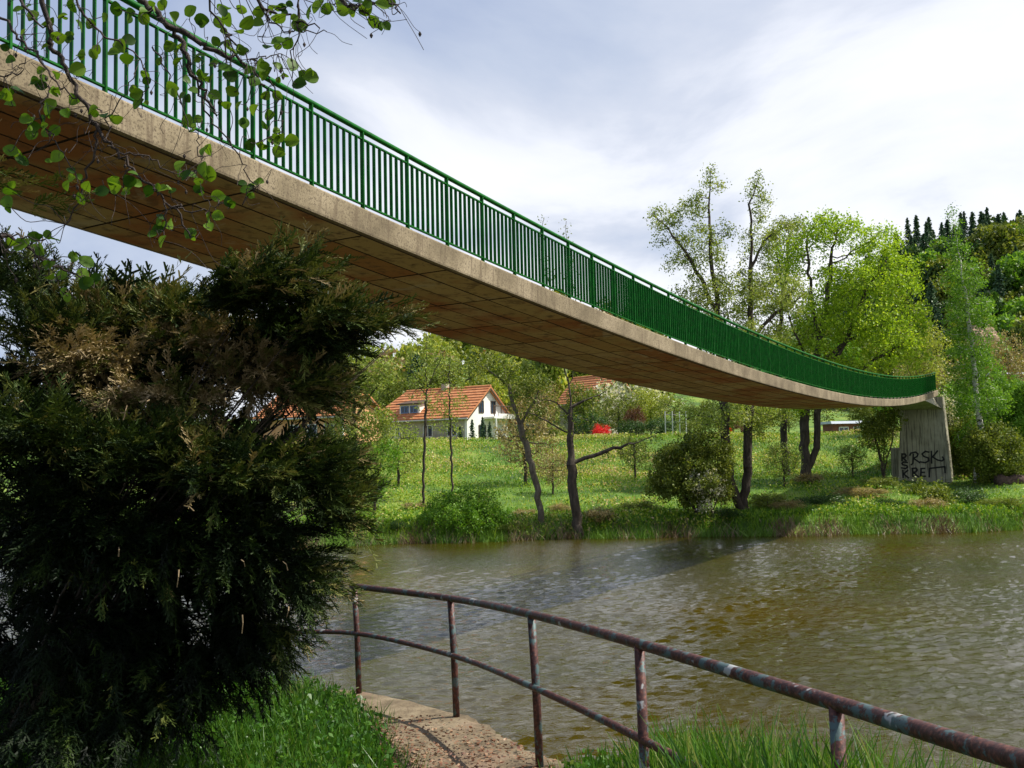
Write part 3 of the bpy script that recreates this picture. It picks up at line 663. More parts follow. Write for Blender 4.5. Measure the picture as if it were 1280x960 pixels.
def win(o, q, p0, p1, n, frame=PLASTER, dep=.06, cross=True):
    """window between two opposite corners on a wall; n is the outward normal"""
    a, b = Vector(p0), Vector(p1); h = Vector((b.x-a.x, b.y-a.y, 0)); z = Vector((0, 0, b.z-a.z)); n = Vector(n)
    mb = MB()
    t = .07; hu = h.normalized()
    for (s0, s1, z0, z1) in ((0, t, 0, z.z), (h.length-t, h.length, 0, z.z), (0, h.length, 0, t), (0, h.length, z.z-t, z.z), (h.length/2-.03, h.length/2+.03, 0, z.z)):
        c0 = a+hu*s0+Vector((0, 0, z0)); c1 = a+hu*s1+Vector((0, 0, z0)); up = Vector((0, 0, z1-z0))
        mb.hexa([c0+n*.002, c1+n*.002, c1+n*dep, c0+n*dep], [c0+n*.002+up, c1+n*.002+up, c1+n*dep+up, c0+n*dep+up])
    w = mb.obj('window', frame, o)
    MB().hexa([a+n*.003, a+h+n*.003, a+h+n*.02, a+n*.02], [a+z+n*.003, a+h+z+n*.003, a+h+z+n*.02, a+z+n*.02]).obj('pane', GLASS, w)
    return w
hc = P(584, 556, 95); hc.z = 4.9
ang = R(180-32)
ho, q = house('house', hc, ang, 12.2, 7.6, 2.75, 5.65, 'white-gabled house with orange tiled roof, dormer and balcony', 'houses above the far bank', STONE, PLASTER, hip=2.2, drop=.9)
ax = Vector((math.cos(ang), math.sin(ang), 0)); ay = Vector((ax.y, -ax.x, 0))
nf = -ay; ng = -ax
# dormer on the long slope
sl = (5.65-2.75)/3.8
d0, d1 = 6.1, 8.7
def up(z): return Vector((0, 0, z))
dm = MB().hexa([q(d0, .35, 2.9), q(d1, .35, 2.9), q(d1, 2.3, 4.2), q(d0, 2.3, 4.2)], [q(d0, .35, 4.15), q(d1, .35, 4.15), q(d1, 2.3, 4.5), q(d0, 2.3, 4.5)]).obj('dormer', PLASTER, ho)
MB().hexa([q(d0-.25, .05, 4.12), q(d1+.25, .05, 4.12), q(d1+.25, 2.5, 4.55), q(d0-.25, 2.5, 4.55)], [q(d0-.25, .05, 4.26), q(d1+.25, .05, 4.26), q(d1+.25, 2.5, 4.69), q(d0-.25, 2.5, 4.69)]).obj('dormer_roof', WOOD, dm)
win(ho, q, q(d0+.25, .34, 3.25), q(d0+1.2, .34, 4.0), nf, BLUE); win(ho, q, q(d0+1.4, .34, 3.25), q(d1-.2, .34, 4.0), nf, BLUE)
for a0 in (1.2, 4.2, 8.4): win(ho, q, q(a0, 0, .7), q(a0+1.2, 0, 1.9), nf)
for b0 in (2.1, 4.3): win(ho, q, q(-.03, b0, 3.0), q(-.03, b0+.9, 4.3), ng, WOOD)
win(ho, q, q(-.03, 2.0, .5), q(-.03, 3.3, 1.8), ng, WOOD)
bal = MB().hexa([q(-.04, 3.0, 2.45), q(-1.3, 3.0, 2.45), q(-1.3, 7.6, 2.45), q(-.04, 7.6, 2.45)], [q(-.04, 3.0, 2.65), q(-1.3, 3.0, 2.65), q(-1.3, 7.6, 2.65), q(-.04, 7.6, 2.65)]).obj('balcony', PLASTER, ho)
MB().hexa([q(-1.2, 3.9, 2.652), q(-1.3, 3.9, 2.652), q(-1.3, 7.6, 2.652), q(-1.2, 7.6, 2.652)], [q(-1.2, 3.9, 2.95), q(-1.3, 3.9, 2.95), q(-1.3, 7.6, 2.95), q(-1.2, 7.6, 2.95)]).obj('parapet', PLASTER, bal)
for b in (3.1, 4.4, 5.7, 7.0): MB().tube([q(-1.25, b, 2.66), q(-1.25, b, 3.75)], .06, 5).obj('railing_post', WOOD, bal)
MB().tube([q(-1.25, 3.05, 3.72), q(-1.25, 7.5, 3.72)], .05, 5).obj('balcony_rail', WOOD, bal)
MB().tube([q(-1.25, 3.4, -1), q(-1.25, 3.4, 2.45)], .09, 6).obj('balcony_post', PLASTER, bal)
MB().hexa([q(5.0, 3.5, 5.2), q(5.6, 3.5, 5.2), q(5.6, 4.1, 5.2), q(5.0, 4.1, 5.2)], [q(5.0, 3.5, 6.3), q(5.6, 3.5, 6.3), q(5.6, 4.1, 6.3), q(5.0, 4.1, 6.3)]).obj('chimney', STONE, ho)
# the house half hidden by the juniper
hc2 = P(428, 562, 84); hc2.z = 4.7
OCH = flat('ochre_plaster', (.52, .24, .10), .9, (.66, .40, .22), 1.2)
h2, q2 = house('house', hc2, R(180-24), 9, 6.5, 2.9, 4.9, 'ochre house with a low orange roof at the edge of the juniper', 'houses above the far bank', OCH, OCH)
ax2 = Vector((math.cos(R(156)), math.sin(R(156)), 0)); n2 = -Vector((ax2.y, -ax2.x, 0))
for a0 in (.8, 2.6, 4.6): win(h2, q2, q2(a0, 0, .9), q2(a0+1.1, 0, 2.1), n2)
MB().box(q2(-.2, -.3, -1), .28, .28, 3.7, 0).obj('corner_post', PLASTER, h2)
# roof peak behind the two-stemmed riverside tree
hc3 = P(752, 530, 125); hc3.z = 6.5
h3, q3 = house('house', hc3, R(180-50), 8, 6.5, 4.0, 8.2-.9, 'distant house with a steep orange roof just under the bridge deck', 'houses above the far bank', STONE, STONE)
win(h3, q3, q3(1.5, 0, 1.8), q3(2.7, 0, 3.1), -Vector((math.sin(R(130)), -math.cos(R(130)), 0)))
# low grey-roofed shed and pale roof at the right edge
def shed(px, py, D, w, d, h, label, wm, rm, rz):
    c = P(px, py, D); gz = float(far_z(c.x, c.y)); o = tag(empty('shed', (c.x, c.y, gz)), label, 'shed'); zz = c.z-h
    MB().box((c.x, c.y, min(gz, zz)-.5), w, d, h+zz-min(gz, zz)+.5, rz).obj('wall', wm, o)
    MB().box((c.x, c.y, c.z+.003), w+.6, d+.6, .22, rz, (1, .9)).obj('roof', rm, o)
    u = Vector((math.cos(rz), math.sin(rz), 0)); n_ = Vector((u.y, -u.x, 0)); b = c-Vector((0, 0, h*.72))+n_*(d/2)
    for k in (-.3, .25): win(o, None, b+u*w*k, b+u*(w*k+.9)+Vector((0, 0, h*.45)), n_)
    return o
BRK = flat('brown_brick', (.16, .06, .035), .9, (.26, .11, .07), 3)
shed(1051, 530, 84, 2.4, 2.0, 1.0, 'small red-brown shed with a pale roof behind the twin-trunk maple', BRK, GREYM, R(8))
shed(1272, 470, 92, 6.0, 4, 2.2, 'low shed with a pale blue-grey roof at the right edge', WOOD, GREYM, R(-6))
# garden poles
fo = tag(empty('garden_fence', P(845, 540, 80)), 'pale garden poles with thin wires behind the riverside bush', 'fence')
for px in (832, 841, 850, 858): 
    p = P(px, 541, 80); MB().tube([Vector((p.x, p.y, 4.6)), Vector((p.x, p.y, p.z+1.8))], .045, 5).obj('post', STEEL, fo)
for z in (.9, 1.5): MB().tube([P(832, 541, 80)+up(z), P(858, 541, 80)+up(z)], .012, 4).obj('wire', STEEL, fo)

# ================================================================ TREES
L_ALD = leafmat('leaf_alder_far', [(0, (.09, .15, .015)), (.5, (.24, .32, .05)), (1, (.44, .47, .15))], .4)
L_MAP = leafmat('leaf_maple', [(0, (.12, .22, .01)), (.5, (.30, .46, .02)), (1, (.52, .64, .07))], .45)
L_OLV = leafmat('leaf_olive', [(0, (.05, .085, .008)), (.5, (.14, .19, .02)), (1, (.30, .32, .06))], .35)
L_BIR = leafmat('leaf_birch', [(0, (.06, .16, .01)), (.5, (.13, .28, .02)), (1, (.26, .42, .05))], .4)
L_DRK = leafmat('leaf_dark', [(0, (.015, .045, .008)), (.6, (.04, .10, .014)), (1, (.12, .18, .04))], .25)
L_TAN = leafmat('leaf_tan', [(0, (.16, .10, .04)), (.5, (.30, .24, .09)), (1, (.48, .42, .20))], .3)
L_YEL = leafmat('leaf_yellow', [(0, (.16, .22, .02)), (.5, (.32, .38, .05)), (1, (.55, .55, .14))], .4)
L_RED = leafmat('leaf_red', [(0, (.40, .004, .004)), (.6, (.75, .012, .012)), (1, (.9, .10, .09))], .3)
L_MAR = leafmat('leaf_maroon', [(0, (.06, .025, .015)), (.6, (.14, .06, .03)), (1, (.24, .13, .07))], .3)
L_CON = leafmat('needles_spruce', [(0, (.025, .06, .035)), (.6, (.065, .13, .055)), (1, (.13, .21, .08))], .1)
L_WHT = leafmat('leaf_blossom', [(0, (.10, .16, .03)), (.4, (.25, .30, .10)), (.6, (.62, .60, .48)), (1, (.8, .78, .7))], .35)
def foot(px, py, D): 
    p = P(px, py, D); p.z = float(far_z(p.x, p.y))-.08; return p
def stem(D, pts, base=True):
    q = [P(x, y, D) for x, y in pts]
    if base: q[0] = Vector((q[0].x, q[0].y, float(far_z(q[0].x, q[0].y))-.1))
    return [tuple(v) for v in q]
def cloud(D, lst, depth=1.0):
    out = []
    for b in lst:
        px, py, rx, ry, n = b[:5]; dd = b[5] if len(b) > 5 else 0
        out.append(blob(P(px, py, D+dd), (rx/FPX*D, min(rx, 60)/FPX*D*depth, ry/FPX*D), n, .5))
    return np.concatenate(out)
def big(name, D, paths, blobs, label, cat, group=None, **k):
    ps = [stem(D, p, i == 0 or k.get('ground_all') and p[0][1] > 560) for i, p in enumerate(paths)]; k.pop('ground_all', None)
    parts = tree_parts(ps, cloud(D, blobs), **k); return plant(name, Vector(ps[0][0]), parts, label, cat, group)
GRV = 'trees standing on the far bank'
big('alder_tree', 46, [[(930, 655), (912, 600), (906, 540), (902, 460), (897, 381), (889, 326), (887, 260), (888, 215)],
                       [(928, 640), (935, 560), (937, 480), (939, 380), (939, 300), (938, 255), (948, 220)],
                       [(898, 400), (880, 355), (860, 320), (835, 285), (815, 268)], [(902, 430), (870, 395), (850, 372)], [(938, 420), (970, 390), (1000, 372)], [(938, 330), (955, 300), (985, 282)]],
    [(888, 232, 18, 28, 150), (868, 262, 26, 20, 130), (832, 275, 26, 20, 130), (822, 300, 14, 18, 60), (850, 330, 22, 14, 80), (882, 310, 38, 40, 260), (946, 245, 20, 28, 160), (952, 300, 32, 32, 220), (985, 285, 24, 14, 90),
     (915, 370, 60, 38, 330), (862, 365, 26, 16, 80), (965, 372, 48, 34, 240), (930, 430, 60, 28, 200), (880, 400, 34, 16, 80), (905, 520, 60, 22, 150), (860, 560, 30, 20, 60), (960, 520, 34, 24, 100)],
    'tallest tree by the river, sparse two-stemmed alder with lacy pale leaves', 'tree', GRV, step=.42, di=2.6, dk=.62, r0=.016, rt=.34, leaf_n=38000, leaf_size=.105, spread=.18, leafm=L_ALD, barkm=BARK, lr=.032)
big('maple_tree', 57, [[(1008, 606), (1006, 570), (1005, 530), (1008, 500), (1016, 470), (1022, 440), (1030, 400), (1038, 350), (1040, 310)],
                       [(1009, 590), (1020, 560), (1022, 515), (1030, 480), (1050, 440), (1068, 400), (1085, 355)], [(1018, 460), (1060, 425), (1100, 405), (1130, 390)], [(1030, 480), (1070, 465), (1110, 440), (1145, 420)], [(1016, 470), (1000, 430), (985, 395), (975, 350)], [(1026, 430), (1015, 380), (1010, 320)]],
    [(1040, 285, 42, 20, 280), (1015, 300, 34, 26, 160), (1095, 310, 36, 30, 260), (1118, 350, 36, 36, 300), (1140, 395, 26, 36, 220), (1060, 350, 50, 36, 300), (1090, 410, 55, 36, 320), (1120, 445, 40, 22, 180), (1030, 400, 42, 40, 260), (985, 330, 26, 40, 90), (1000, 440, 40, 30, 160), (1060, 460, 50, 16, 110), (985, 505, 40, 16, 50)],
    'twin-trunk maple with a broad bright lime-green crown above the railing', 'tree', GRV, step=.48, di=2.8, dk=.62, r0=.017, rt=.36, leaf_n=36000, leaf_size=.155, spread=.24, leafm=L_MAP, barkm=BARK, lr=.036)
big('alder_tree', 60, [[(985, 604), (980, 540), (975, 490), (972, 440), (978, 380), (985, 320), (985, 285)], [(974, 450), (950, 420), (930, 400)], [(975, 440), (1000, 410), (1020, 380)]],
    [(985, 300, 30, 36, 190), (970, 370, 40, 40, 230), (1000, 420, 46, 36, 220), (940, 430, 40, 30, 150), (975, 470, 70, 18, 150), (1035, 470, 40, 18, 80)],
    'olive-green alder squeezed between the tall alder and the lime-green maple', 'tree', GRV, step=.5, di=2.8, dk=.68, r0=.017, rt=.22, leaf_n=19000, leaf_size=.13, spread=.20, leafm=L_OLV, barkm=BARK, lr=.036)
big('birch_tree', 57, [[(1220, 612), (1225, 575), (1226, 545), (1221, 500), (1217, 450), (1212, 400), (1204, 350), (1196, 300), (1190, 266)]],
    [(1191, 285, 9, 20, 60), (1196, 315, 16, 20, 110), (1203, 350, 28, 30, 240), (1212, 395, 34, 34, 300), (1214, 445, 34, 34, 260), (1222, 500, 38, 34, 240), (1228, 548, 34, 22, 120)],
    'slender white-stemmed birch right of the bridge end', 'tree', GRV, step=.36, di=2.2, dk=.55, r0=.012, rt=.19, leaf_n=23000, leaf_size=.12, spread=.19, leafm=L_BIR, barkm=BIRCH, lr=.03)
big('riverside_tree', 45, [[(678, 657), (670, 605), (657, 555), (645, 515), (634, 475), (626, 450)], [(650, 530), (668, 500), (680, 475)], [(636, 480), (610, 462), (590, 452)]],
    [(630, 465, 26, 20, 140), (610, 458, 22, 10, 50), (664, 485, 24, 22, 140), (665, 520, 16, 20, 60)],
    'slim riverside tree leaning left with twiggy olive crown', 'tree', GRV, step=.34, di=2.2, dk=.5, r0=.011, rt=.15, leaf_n=3600, leaf_size=.11, spread=.16, leafm=L_OLV, barkm=BARKL, lr=.025)
big('riverside_tree', 44, [[(724, 658), (716, 610), (713, 560), (713, 510), (712, 480), (703, 455), (694, 420), (688, 370), (682, 320), (678, 280)],
                           [(712, 480), (722, 450), (722, 400), (714, 340), (707, 285)], [(715, 512), (738, 497), (758, 488), (770, 478)], [(712, 545), (690, 530), (668, 518), (656, 515)],
                           [(714, 580), (742, 570), (775, 558), (800, 552)], [(712, 520), (695, 503), (670, 498)]],
    [(678, 272, 5, 12, 26), (707, 278, 5, 12, 26), (690, 340, 16, 30, 40), (740, 495, 26, 16, 70), (680, 510, 28, 18, 90), (650, 520, 14, 8, 30), (800, 545, 30, 12, 60), (770, 570, 30, 10, 40), (735, 530, 26, 18, 40)],
    'dark forked riverside tree, nearly bare, with a thick straight trunk', 'tree', GRV, step=.34, di=2.2, dk=.55, r0=.012, rt=.22, leaf_n=1300, leaf_size=.10, spread=.14, leafm=L_OLV, barkm=BARK, lr=.025)
big('sapling', 50, [[(529, 642), (530, 570), (533, 490), (533, 414)], [(533, 500), (515, 465), (505, 430)], [(533, 490), (548, 455), (560, 430)]],
    [(533, 450, 26, 30, 110), (525, 490, 22, 24, 80), (540, 520, 16, 20, 50)], 'taller thin sapling in front of the house dormer', 'tree', GRV, step=.3, di=1.8, dk=.42, r0=.010, rt=.07, leaf_n=1500, leaf_size=.11, spread=.13, leafm=L_ALD, barkm=BARK)
big('sapling', 53, [[(565, 618), (564, 560), (562, 500), (562, 436)]], [(562, 465, 22, 22, 100), (564, 500, 24, 24, 90), (562, 530, 22, 18, 60)], 'slightly shorter thin sapling in front of the white gable end', 'tree', GRV, step=.3, di=1.8, dk=.42, r0=.010, rt=.06, leaf_n=1600, leaf_size=.11, spread=.13, leafm=L_ALD, barkm=BARK)
big('sapling', 47, [[(467, 648), (470, 600), (480, 560)], [(468, 620), (455, 590), (450, 570)]], [(480, 570, 26, 24, 120), (455, 590, 22, 24, 100), (470, 610, 22, 16, 60)], 'low leafy sapling beside the dark juniper edge', 'tree', GRV, step=.3, di=1.8, dk=.42, r0=.010, rt=.08, leaf_n=3200, leaf_size=.12, spread=.16, leafm=L_BIR, barkm=BARK)
big('young_alder', 44, [[(441, 668), (441, 600), (442, 540), (444, 490), (447, 425)], [(443, 520), (465, 490), (488, 462)], [(443, 510), (425, 480), (420, 450)]],
    [(448, 440, 24, 22, 140), (475, 462, 26, 18, 130), (445, 485, 36, 26, 200), (440, 540, 34, 30, 200), (470, 530, 30, 26, 140), (450, 590, 30, 30, 160)], 'young light-green alder showing between the juniper and the bridge', 'tree', GRV, step=.32, di=2, dk=.45, r0=.011, rt=.15, leaf_n=11000, leaf_size=.12, spread=.17, leafm=L_ALD, barkm=BARK)
big('small_tree', 58, [[(1106, 603), (1105, 570), (1104, 535)], [(1106, 600), (1098, 560), (1090, 530)], [(1106, 590), (1114, 555), (1118, 530)]], [(1096, 532, 26, 18, 170), (1112, 520, 20, 14, 80), (1085, 550, 16, 14, 60)], 'small multi-stemmed tree left of the concrete pier', 'tree', GRV, step=.3, di=1.8, dk=.42, r0=.012, rt=.13, leaf_n=5200, leaf_size=.13, spread=.17, leafm=L_OLV, barkm=BARK)
GRB = 'bushes on the far bank'
big('river_bush', 45, [[(872, 645), (872, 620), (865, 590)], [(872, 640), (850, 610), (835, 585)], [(872, 640), (895, 600), (905, 570)], [(872, 640), (878, 590), (880, 560)]],
    [(862, 600, 44, 30, 420), (838, 588, 26, 30, 200), (895, 580, 26, 34, 240), (872, 556, 22, 20, 150), (850, 566, 20, 16, 90), (905, 612, 16, 20, 90), (822, 612, 16, 14, 60), (888, 548, 12, 12, 50)], 'large dark olive bush leaning over the bank left of the tall alder', 'bush', GRB, step=.26, di=1.8, dk=.36, r0=.010, rt=.10, leaf_n=26000, leaf_size=.115, spread=.15, leafm=L_OLV, barkm=BARK)
big('flowering_bush', 44.4, [[(892, 645), (888, 625), (880, 600)], [(892, 645), (898, 615), (900, 600)]], [(880, 608, 28, 26, 260)], 'low bush with cream-white blossom beneath the dark olive bush', 'bush', GRB, step=.22, di=1.8, dk=.34, r0=.009, rt=.06, leaf_n=2600, leaf_size=.10, spread=.13, leafm=L_WHT, barkm=BARK)
big('willow_bush', 44.6, [[(580, 672), (575, 640), (560, 620)], [(580, 672), (590, 640), (600, 618)], [(580, 672), (610, 650), (625, 640)], [(580, 672), (550, 650), (538, 640)]],
    [(580, 648, 52, 24, 460), (556, 630, 24, 18, 140), (604, 628, 22, 20, 150), (628, 650, 18, 16, 80), (536, 655, 16, 12, 60), (582, 618, 12, 12, 50)], 'rounded yellow-green willow bush at the waterline', 'bush', GRB, step=.24, di=1.8, dk=.34, r0=.009, rt=.08, leaf_n=17000, leaf_size=.10, spread=.14, leafm=L_BIR, barkm=BARKT)
for (px, pt, pb, w, D, mt, n, lab) in ((1255, 465, 605, 34, 62, L_BIR, 30000, 'tall bright green bush between the birch and the right edge'), (1288, 475, 600, 32, 60, L_BIR, 26000, 'bright green bush cut by the right edge of the picture'),
                                  (1206, 520, 606, 24, 60, L_OLV, 16000, 'dark bush directly right of the pier'), (1243, 530, 612, 40, 56, L_OLV, 22000, 'low bush spreading around the birch foot'), (1186, 488, 540, 8, 60.5, L_WHT, 1700, 'thin pale-leaved shrub climbing the pier corner'),
                                  (1152, 608, 628, 30, 53, L_OLV, 3800, 'scrubby bush in front of the pier base'), (1172, 610, 650, 16, 47, L_OLV, 3200, 'brownish tuft of bush near the waterline below the pier')):
    cy = (pt+pb)/2; h = (pb-pt)/2
    big('bank_bush', D, [[(px, pb), (px, pb-h*.6), (px-2, pt+h*.5)], [(px, pb-2), (px-w*.5, cy), (px-w*.6, pt+h*.6)], [(px, pb-2), (px+w*.5, cy), (px+w*.6, pt+h*.6)]],
        [(px, cy-h*.1, w, h*.95, 500)], lab, 'bush', GRB, step=.3, di=2, dk=.42, r0=.010, rt=.09, leaf_n=n, leaf_size=.13, spread=.2, leafm=mt, barkm=BARK)
for (px, pt, pb, w, D, lab) in ((1150, 395, 510, 34, 74, 'bare multi-stemmed tree with yellowish twigs behind the bridge end'), (1262, 420, 520, 34, 78, 'brown leafless thicket tree near the right edge')):
    st = [[(px, pb), (px, pb-30), (px-3, pt+30)]]+[[(px, pb-3), (px+k*.5, pb-45), (px+k, pt+35)] for k in (-26, -16, -8, 10, 18, 28)]
    big('bare_tree', D, st, [(px, (pt+pb)/2-8, w, (pb-pt)*.46, 500)], lab, 'tree', GRV, step=.4, di=2.4, dk=.5, r0=.016, rt=.14, leaf_n=6500, leaf_size=.15, spread=.22, leafm=L_TAN if px > 1200 else L_YEL, barkm=BARKT)

# --- reusable crowns for the belt of gardens and for the hills
def variant(h, w, trunk_h, n, leaf_n, ls, spread, seed, rt=.14):
    att = np.concatenate([blob((0, 0, trunk_h+(h-trunk_h)*.5), (w/2, w/2, (h-trunk_h)/2), int(n*.55), .5)]+[blob((rng.uniform(-.3, .3)*w, rng.uniform(-.3, .3)*w, trunk_h+(h-trunk_h)*rng.uniform(.25, .85)), (w*.24, w*.24, h*.16), int(n*.09), .5) for _ in range(5)])
    return tree_parts([[(0, 0, -.6), (0, 0, trunk_h), (0, 0, trunk_h+(h-trunk_h)*.6)]], att, step=.42, di=2.6, dk=.62, r0=.02, rt=rt, leaf_n=leaf_n, leaf_size=ls, spread=spread, leafm=L_OLV, barkm=BARK, thr=.06)
VT = [variant(6.5, 5, 1.2, 420, 5200, .22, .3, 1), variant(6, 5.5, 1, 420, 2600, .2, .3, 2), variant(3, 4, .3, 260, 4200, .17, .26, 3, .09), variant(2.4, 3.4, .2, 220, 3600, .16, .25, 4, .08)]
def put(vi, px, py_top, D, mt, name, label, cat, group, wide=1.0, gz=None):
    p = P(px, py_top, D); g = float(far_z(p.x, p.y)) if gz is None else gz; h0 = (6.5, 6, 3, 2.4)[vi]; s_ = max((p.z-g)/h0, .15)
    return plant(name, (p.x, p.y, g), VT[vi], label, cat, group, (s_*wide, s_*wide, s_), rng.uniform(0, 6.28), {'foliage': mt}, True)
G1 = 'garden trees and bushes around the houses'
belt = [  # variant, px, top y, depth, material, width factor, name, label
 (0, 500, 470, 118, L_OLV, 1, 'garden_tree', 'olive tree left of the white-gabled house roof'), (1, 470, 480, 125, L_ALD, 1.1, 'garden_tree', 'thin pale tree above the ochre house roof'),
 (0, 545, 452, 112, L_OLV, 1.1, 'garden_tree', 'round green tree rising behind the dormer'), (1, 575, 440, 118, L_OLV, 1.1, 'garden_tree', 'loose brownish-green tree behind the house ridge'),
 (0, 664, 470, 112, L_OLV, 1.1, 'garden_tree', 'green tree right behind the white gable'), (1, 672, 475, 100, L_TAN, 1, 'garden_tree', 'tan twiggy tree between the leaning and the forked riverside trees'),
 (2, 655, 525, 88, L_DRK, 1.2, 'garden_bush', 'dark hedge bush right of the balcony'), (2, 690, 530, 86, L_OLV, 1.2, 'garden_bush', 'olive bush left of the forked tree trunk'),
 (0, 728, 478, 100, L_OLV, .9, 'garden_tree', 'yellow-green tree below the distant orange roof'), (2, 735, 515, 90, L_DRK, 1.1, 'garden_bush', 'dark green bush above the red flowering bush'),
 (1, 772, 490, 104, L_OLV, 1, 'garden_tree', 'sparse tree right of the distant orange roof'), (3, 783, 478, 110, L_WHT, 1.1, 'garden_tree', 'white-blossoming tree top just under the deck'),
 (2, 793, 508, 92, L_MAR, .55, 'garden_bush', 'maroon-leaved bush in the middle of the gardens'), (0, 812, 485, 104, L_YEL, 1.1, 'garden_tree', 'bright yellow-green tree behind the maroon bush'),
 (2, 790, 525, 85, L_DRK, 1.3, 'garden_bush', 'very dark low bush below the maroon bush'), (1, 842, 492, 100, L_OLV, 1.1, 'garden_tree', 'olive tree behind the pale garden poles'),
 (2, 825, 522, 84, L_DRK, 1.3, 'garden_bush', 'dark bush left of the pale garden poles'), (0, 880, 500, 98, L_OLV, 1.2, 'garden_tree', 'green tree over the large river bush'),
 (2, 862, 525, 84, L_OLV, 1.3, 'garden_bush', 'grey-green bush right of the pale garden poles'), (2, 912, 518, 84, L_MAR, 1.1, 'garden_bush', 'reddish-brown bush seen through the tall alder stems'),
 (0, 950, 505, 94, L_YEL, 1.2, 'garden_tree', 'yellow-green tree right of the tall alder stems'), (1, 985, 510, 90, L_OLV, 1.2, 'garden_tree', 'loose olive tree left of the maple trunks'),
 (0, 1075, 500, 92, L_OLV, 1.1, 'garden_tree', 'green tree behind the small pale-roofed shed'), (0, 1110, 495, 90, L_BIR, 1.1, 'garden_tree', 'fresh green tree behind the small multi-stemmed tree'),
 (1, 1160, 440, 96, L_TAN, 1.1, 'garden_tree', 'tan tree above the end of the green railing'), (0, 1235, 500, 84, L_OLV, 1.1, 'garden_tree', 'green tree behind the birch trunk'),
 (3, 1068, 538, 80, L_TAN, 1.2, 'garden_bush', 'dry tan bush on the slope below the shed'), (0, 430, 520, 100, L_OLV, 1.2, 'garden_tree', 'green tree behind the ochre house'),
 (1, 1020, 470, 96, L_OLV, 1.2, 'garden_tree', 'olive tree hidden behind the maple crown'), (0, 925, 470, 100, L_OLV, 1.1, 'garden_tree', 'green tree behind the tall alder under the deck'), (2, 1090, 530, 76, L_OLV, 1.2, 'garden_bush', 'olive bush high on the slope behind the small tree'),
 (2, 705, 538, 83, L_YEL, 1.0, 'garden_bush', 'yellowish bush at the slope top beside the forked trunk'), (0, 1195, 470, 90, L_OLV, 1.0, 'garden_tree', 'green tree filling the gap behind the pier top'), (1, 1285, 455, 95, L_TAN, 1.1, 'garden_tree', 'brown tree cut by the right edge of the picture')]
for (vi, px, pt, D, mt, wd, nm, lab) in belt: put(vi, px, pt, D, mt, nm, lab, 'tree' if 'tree' in nm else 'bush', G1, wd)
p = P(752, 548, 80); g = float(far_z(p.x, p.y)); o = plant('azalea_bush', (p.x, p.y, p.z-.12), VT[3], 'bright red flowering bush at the top of the slope', 'bush', G1, (.48, .48, .50), 1.0, {'foliage': L_RED}, True)
put(3, 910, 529, 80, L_RED, 'azalea_bush', 'tiny red flowering bush behind the tall alder stems', 'bush', G1, .35)
SCR = [(495, 655, 44.3, .26, L_DRK, 'small dark scrub at the far waterline near the juniper edge'), (640, 662, 44.2, .22, L_OLV, 'low scrub at the foot of the leaning riverside tree'), (655, 640, 47, .24, L_TAN, 'dry brush pile behind the leaning riverside tree'),
 (750, 652, 45, .30, L_TAN, 'brown twiggy brush beside the foot of the forked tree'), (700, 632, 49, .28, L_TAN, 'dry brush between the leaning and the forked tree'), (800, 636, 47, .34, L_OLV, 'low olive scrub right of the forked tree'), (960, 640, 46.5, .36, L_OLV, 'olive scrub right of the tall alder foot'),
 (985, 648, 45.5, .30, L_TAN, 'tan brush at the right of the tall alder foot'), (1030, 640, 47, .34, L_DRK, 'dark scrub below the twin-trunk maple'), (1075, 622, 51, .36, L_TAN, 'brownish scrub on the bank between maple and pier'), (1112, 642, 47, .30, L_DRK, 'dark scrub at the waterline left below the pier'),
 (1160, 645, 45.5, .36, L_TAN, 'brown tuft at the waterline straight below the pier'), (1210, 630, 49, .36, L_DRK, 'dark scrub below the birch'), (1255, 645, 46, .34, L_OLV, 'olive scrub at the waterline below the fallen log'), (910, 655, 44.6, .28, L_DRK, 'dark scrub at the waterline under the river bush'),
 (520, 625, 50, .26, L_TAN, 'dry tan patch of brush left of the willow bush'), (1100, 612, 54, .36, L_OLV, 'low scrub around the small multi-stemmed tree'), (1010, 614, 56, .36, L_TAN, 'dry scrub round the maple trunks'), (840, 575, 66, .4, L_TAN, 'dry brush on the slope behind the river bush')]
for px, py, D, sc, mt, lab in SCR:
    p = foot(px, py, D); plant('scrub', (p.x, p.y, p.z+.02), VT[3 if sc < .3 else 2], lab, 'bush', 'scrub along the far bank', (sc*rng.uniform(1.5, 2.3), sc*1.2, sc*rng.uniform(.55, .85)), rng.uniform(0, 6), {'foliage': mt}, True)
for (vi, px, pt, D, mt, lab) in ((1, 655, 505, 60, L_TAN, 'tan twiggy young tree on the slope behind the leaning riverside tree'), (1, 792, 540, 61, L_OLV, 'small olive tree on the slope right of the forked tree'),
    (1, 978, 548, 55, L_ALD, 'pale young tree between the tall alder and the maple trunks'), (1, 1064, 552, 60, L_OLV, 'small olive tree on the slope right of the maple trunks'), (1, 497, 525, 60, L_ALD, 'pale young tree left of the thin saplings'),
    (0, 1198, 478, 66, L_BIR, 'fresh green tree pressed against the right side of the pier'), (1, 835, 560, 57, L_TAN, 'tan twiggy tree behind the river bush'), (1, 1262, 520, 64, L_BIR, 'leafy young tree between birch and right edge'), (1, 690, 560, 56, L_TAN, 'low twiggy tree between the leaning and forked trunks')):
    put(vi, px, pt, D, mt, 'young_tree', lab, 'tree', 'young trees on the slope', 1.1 if vi == 0 else .95)
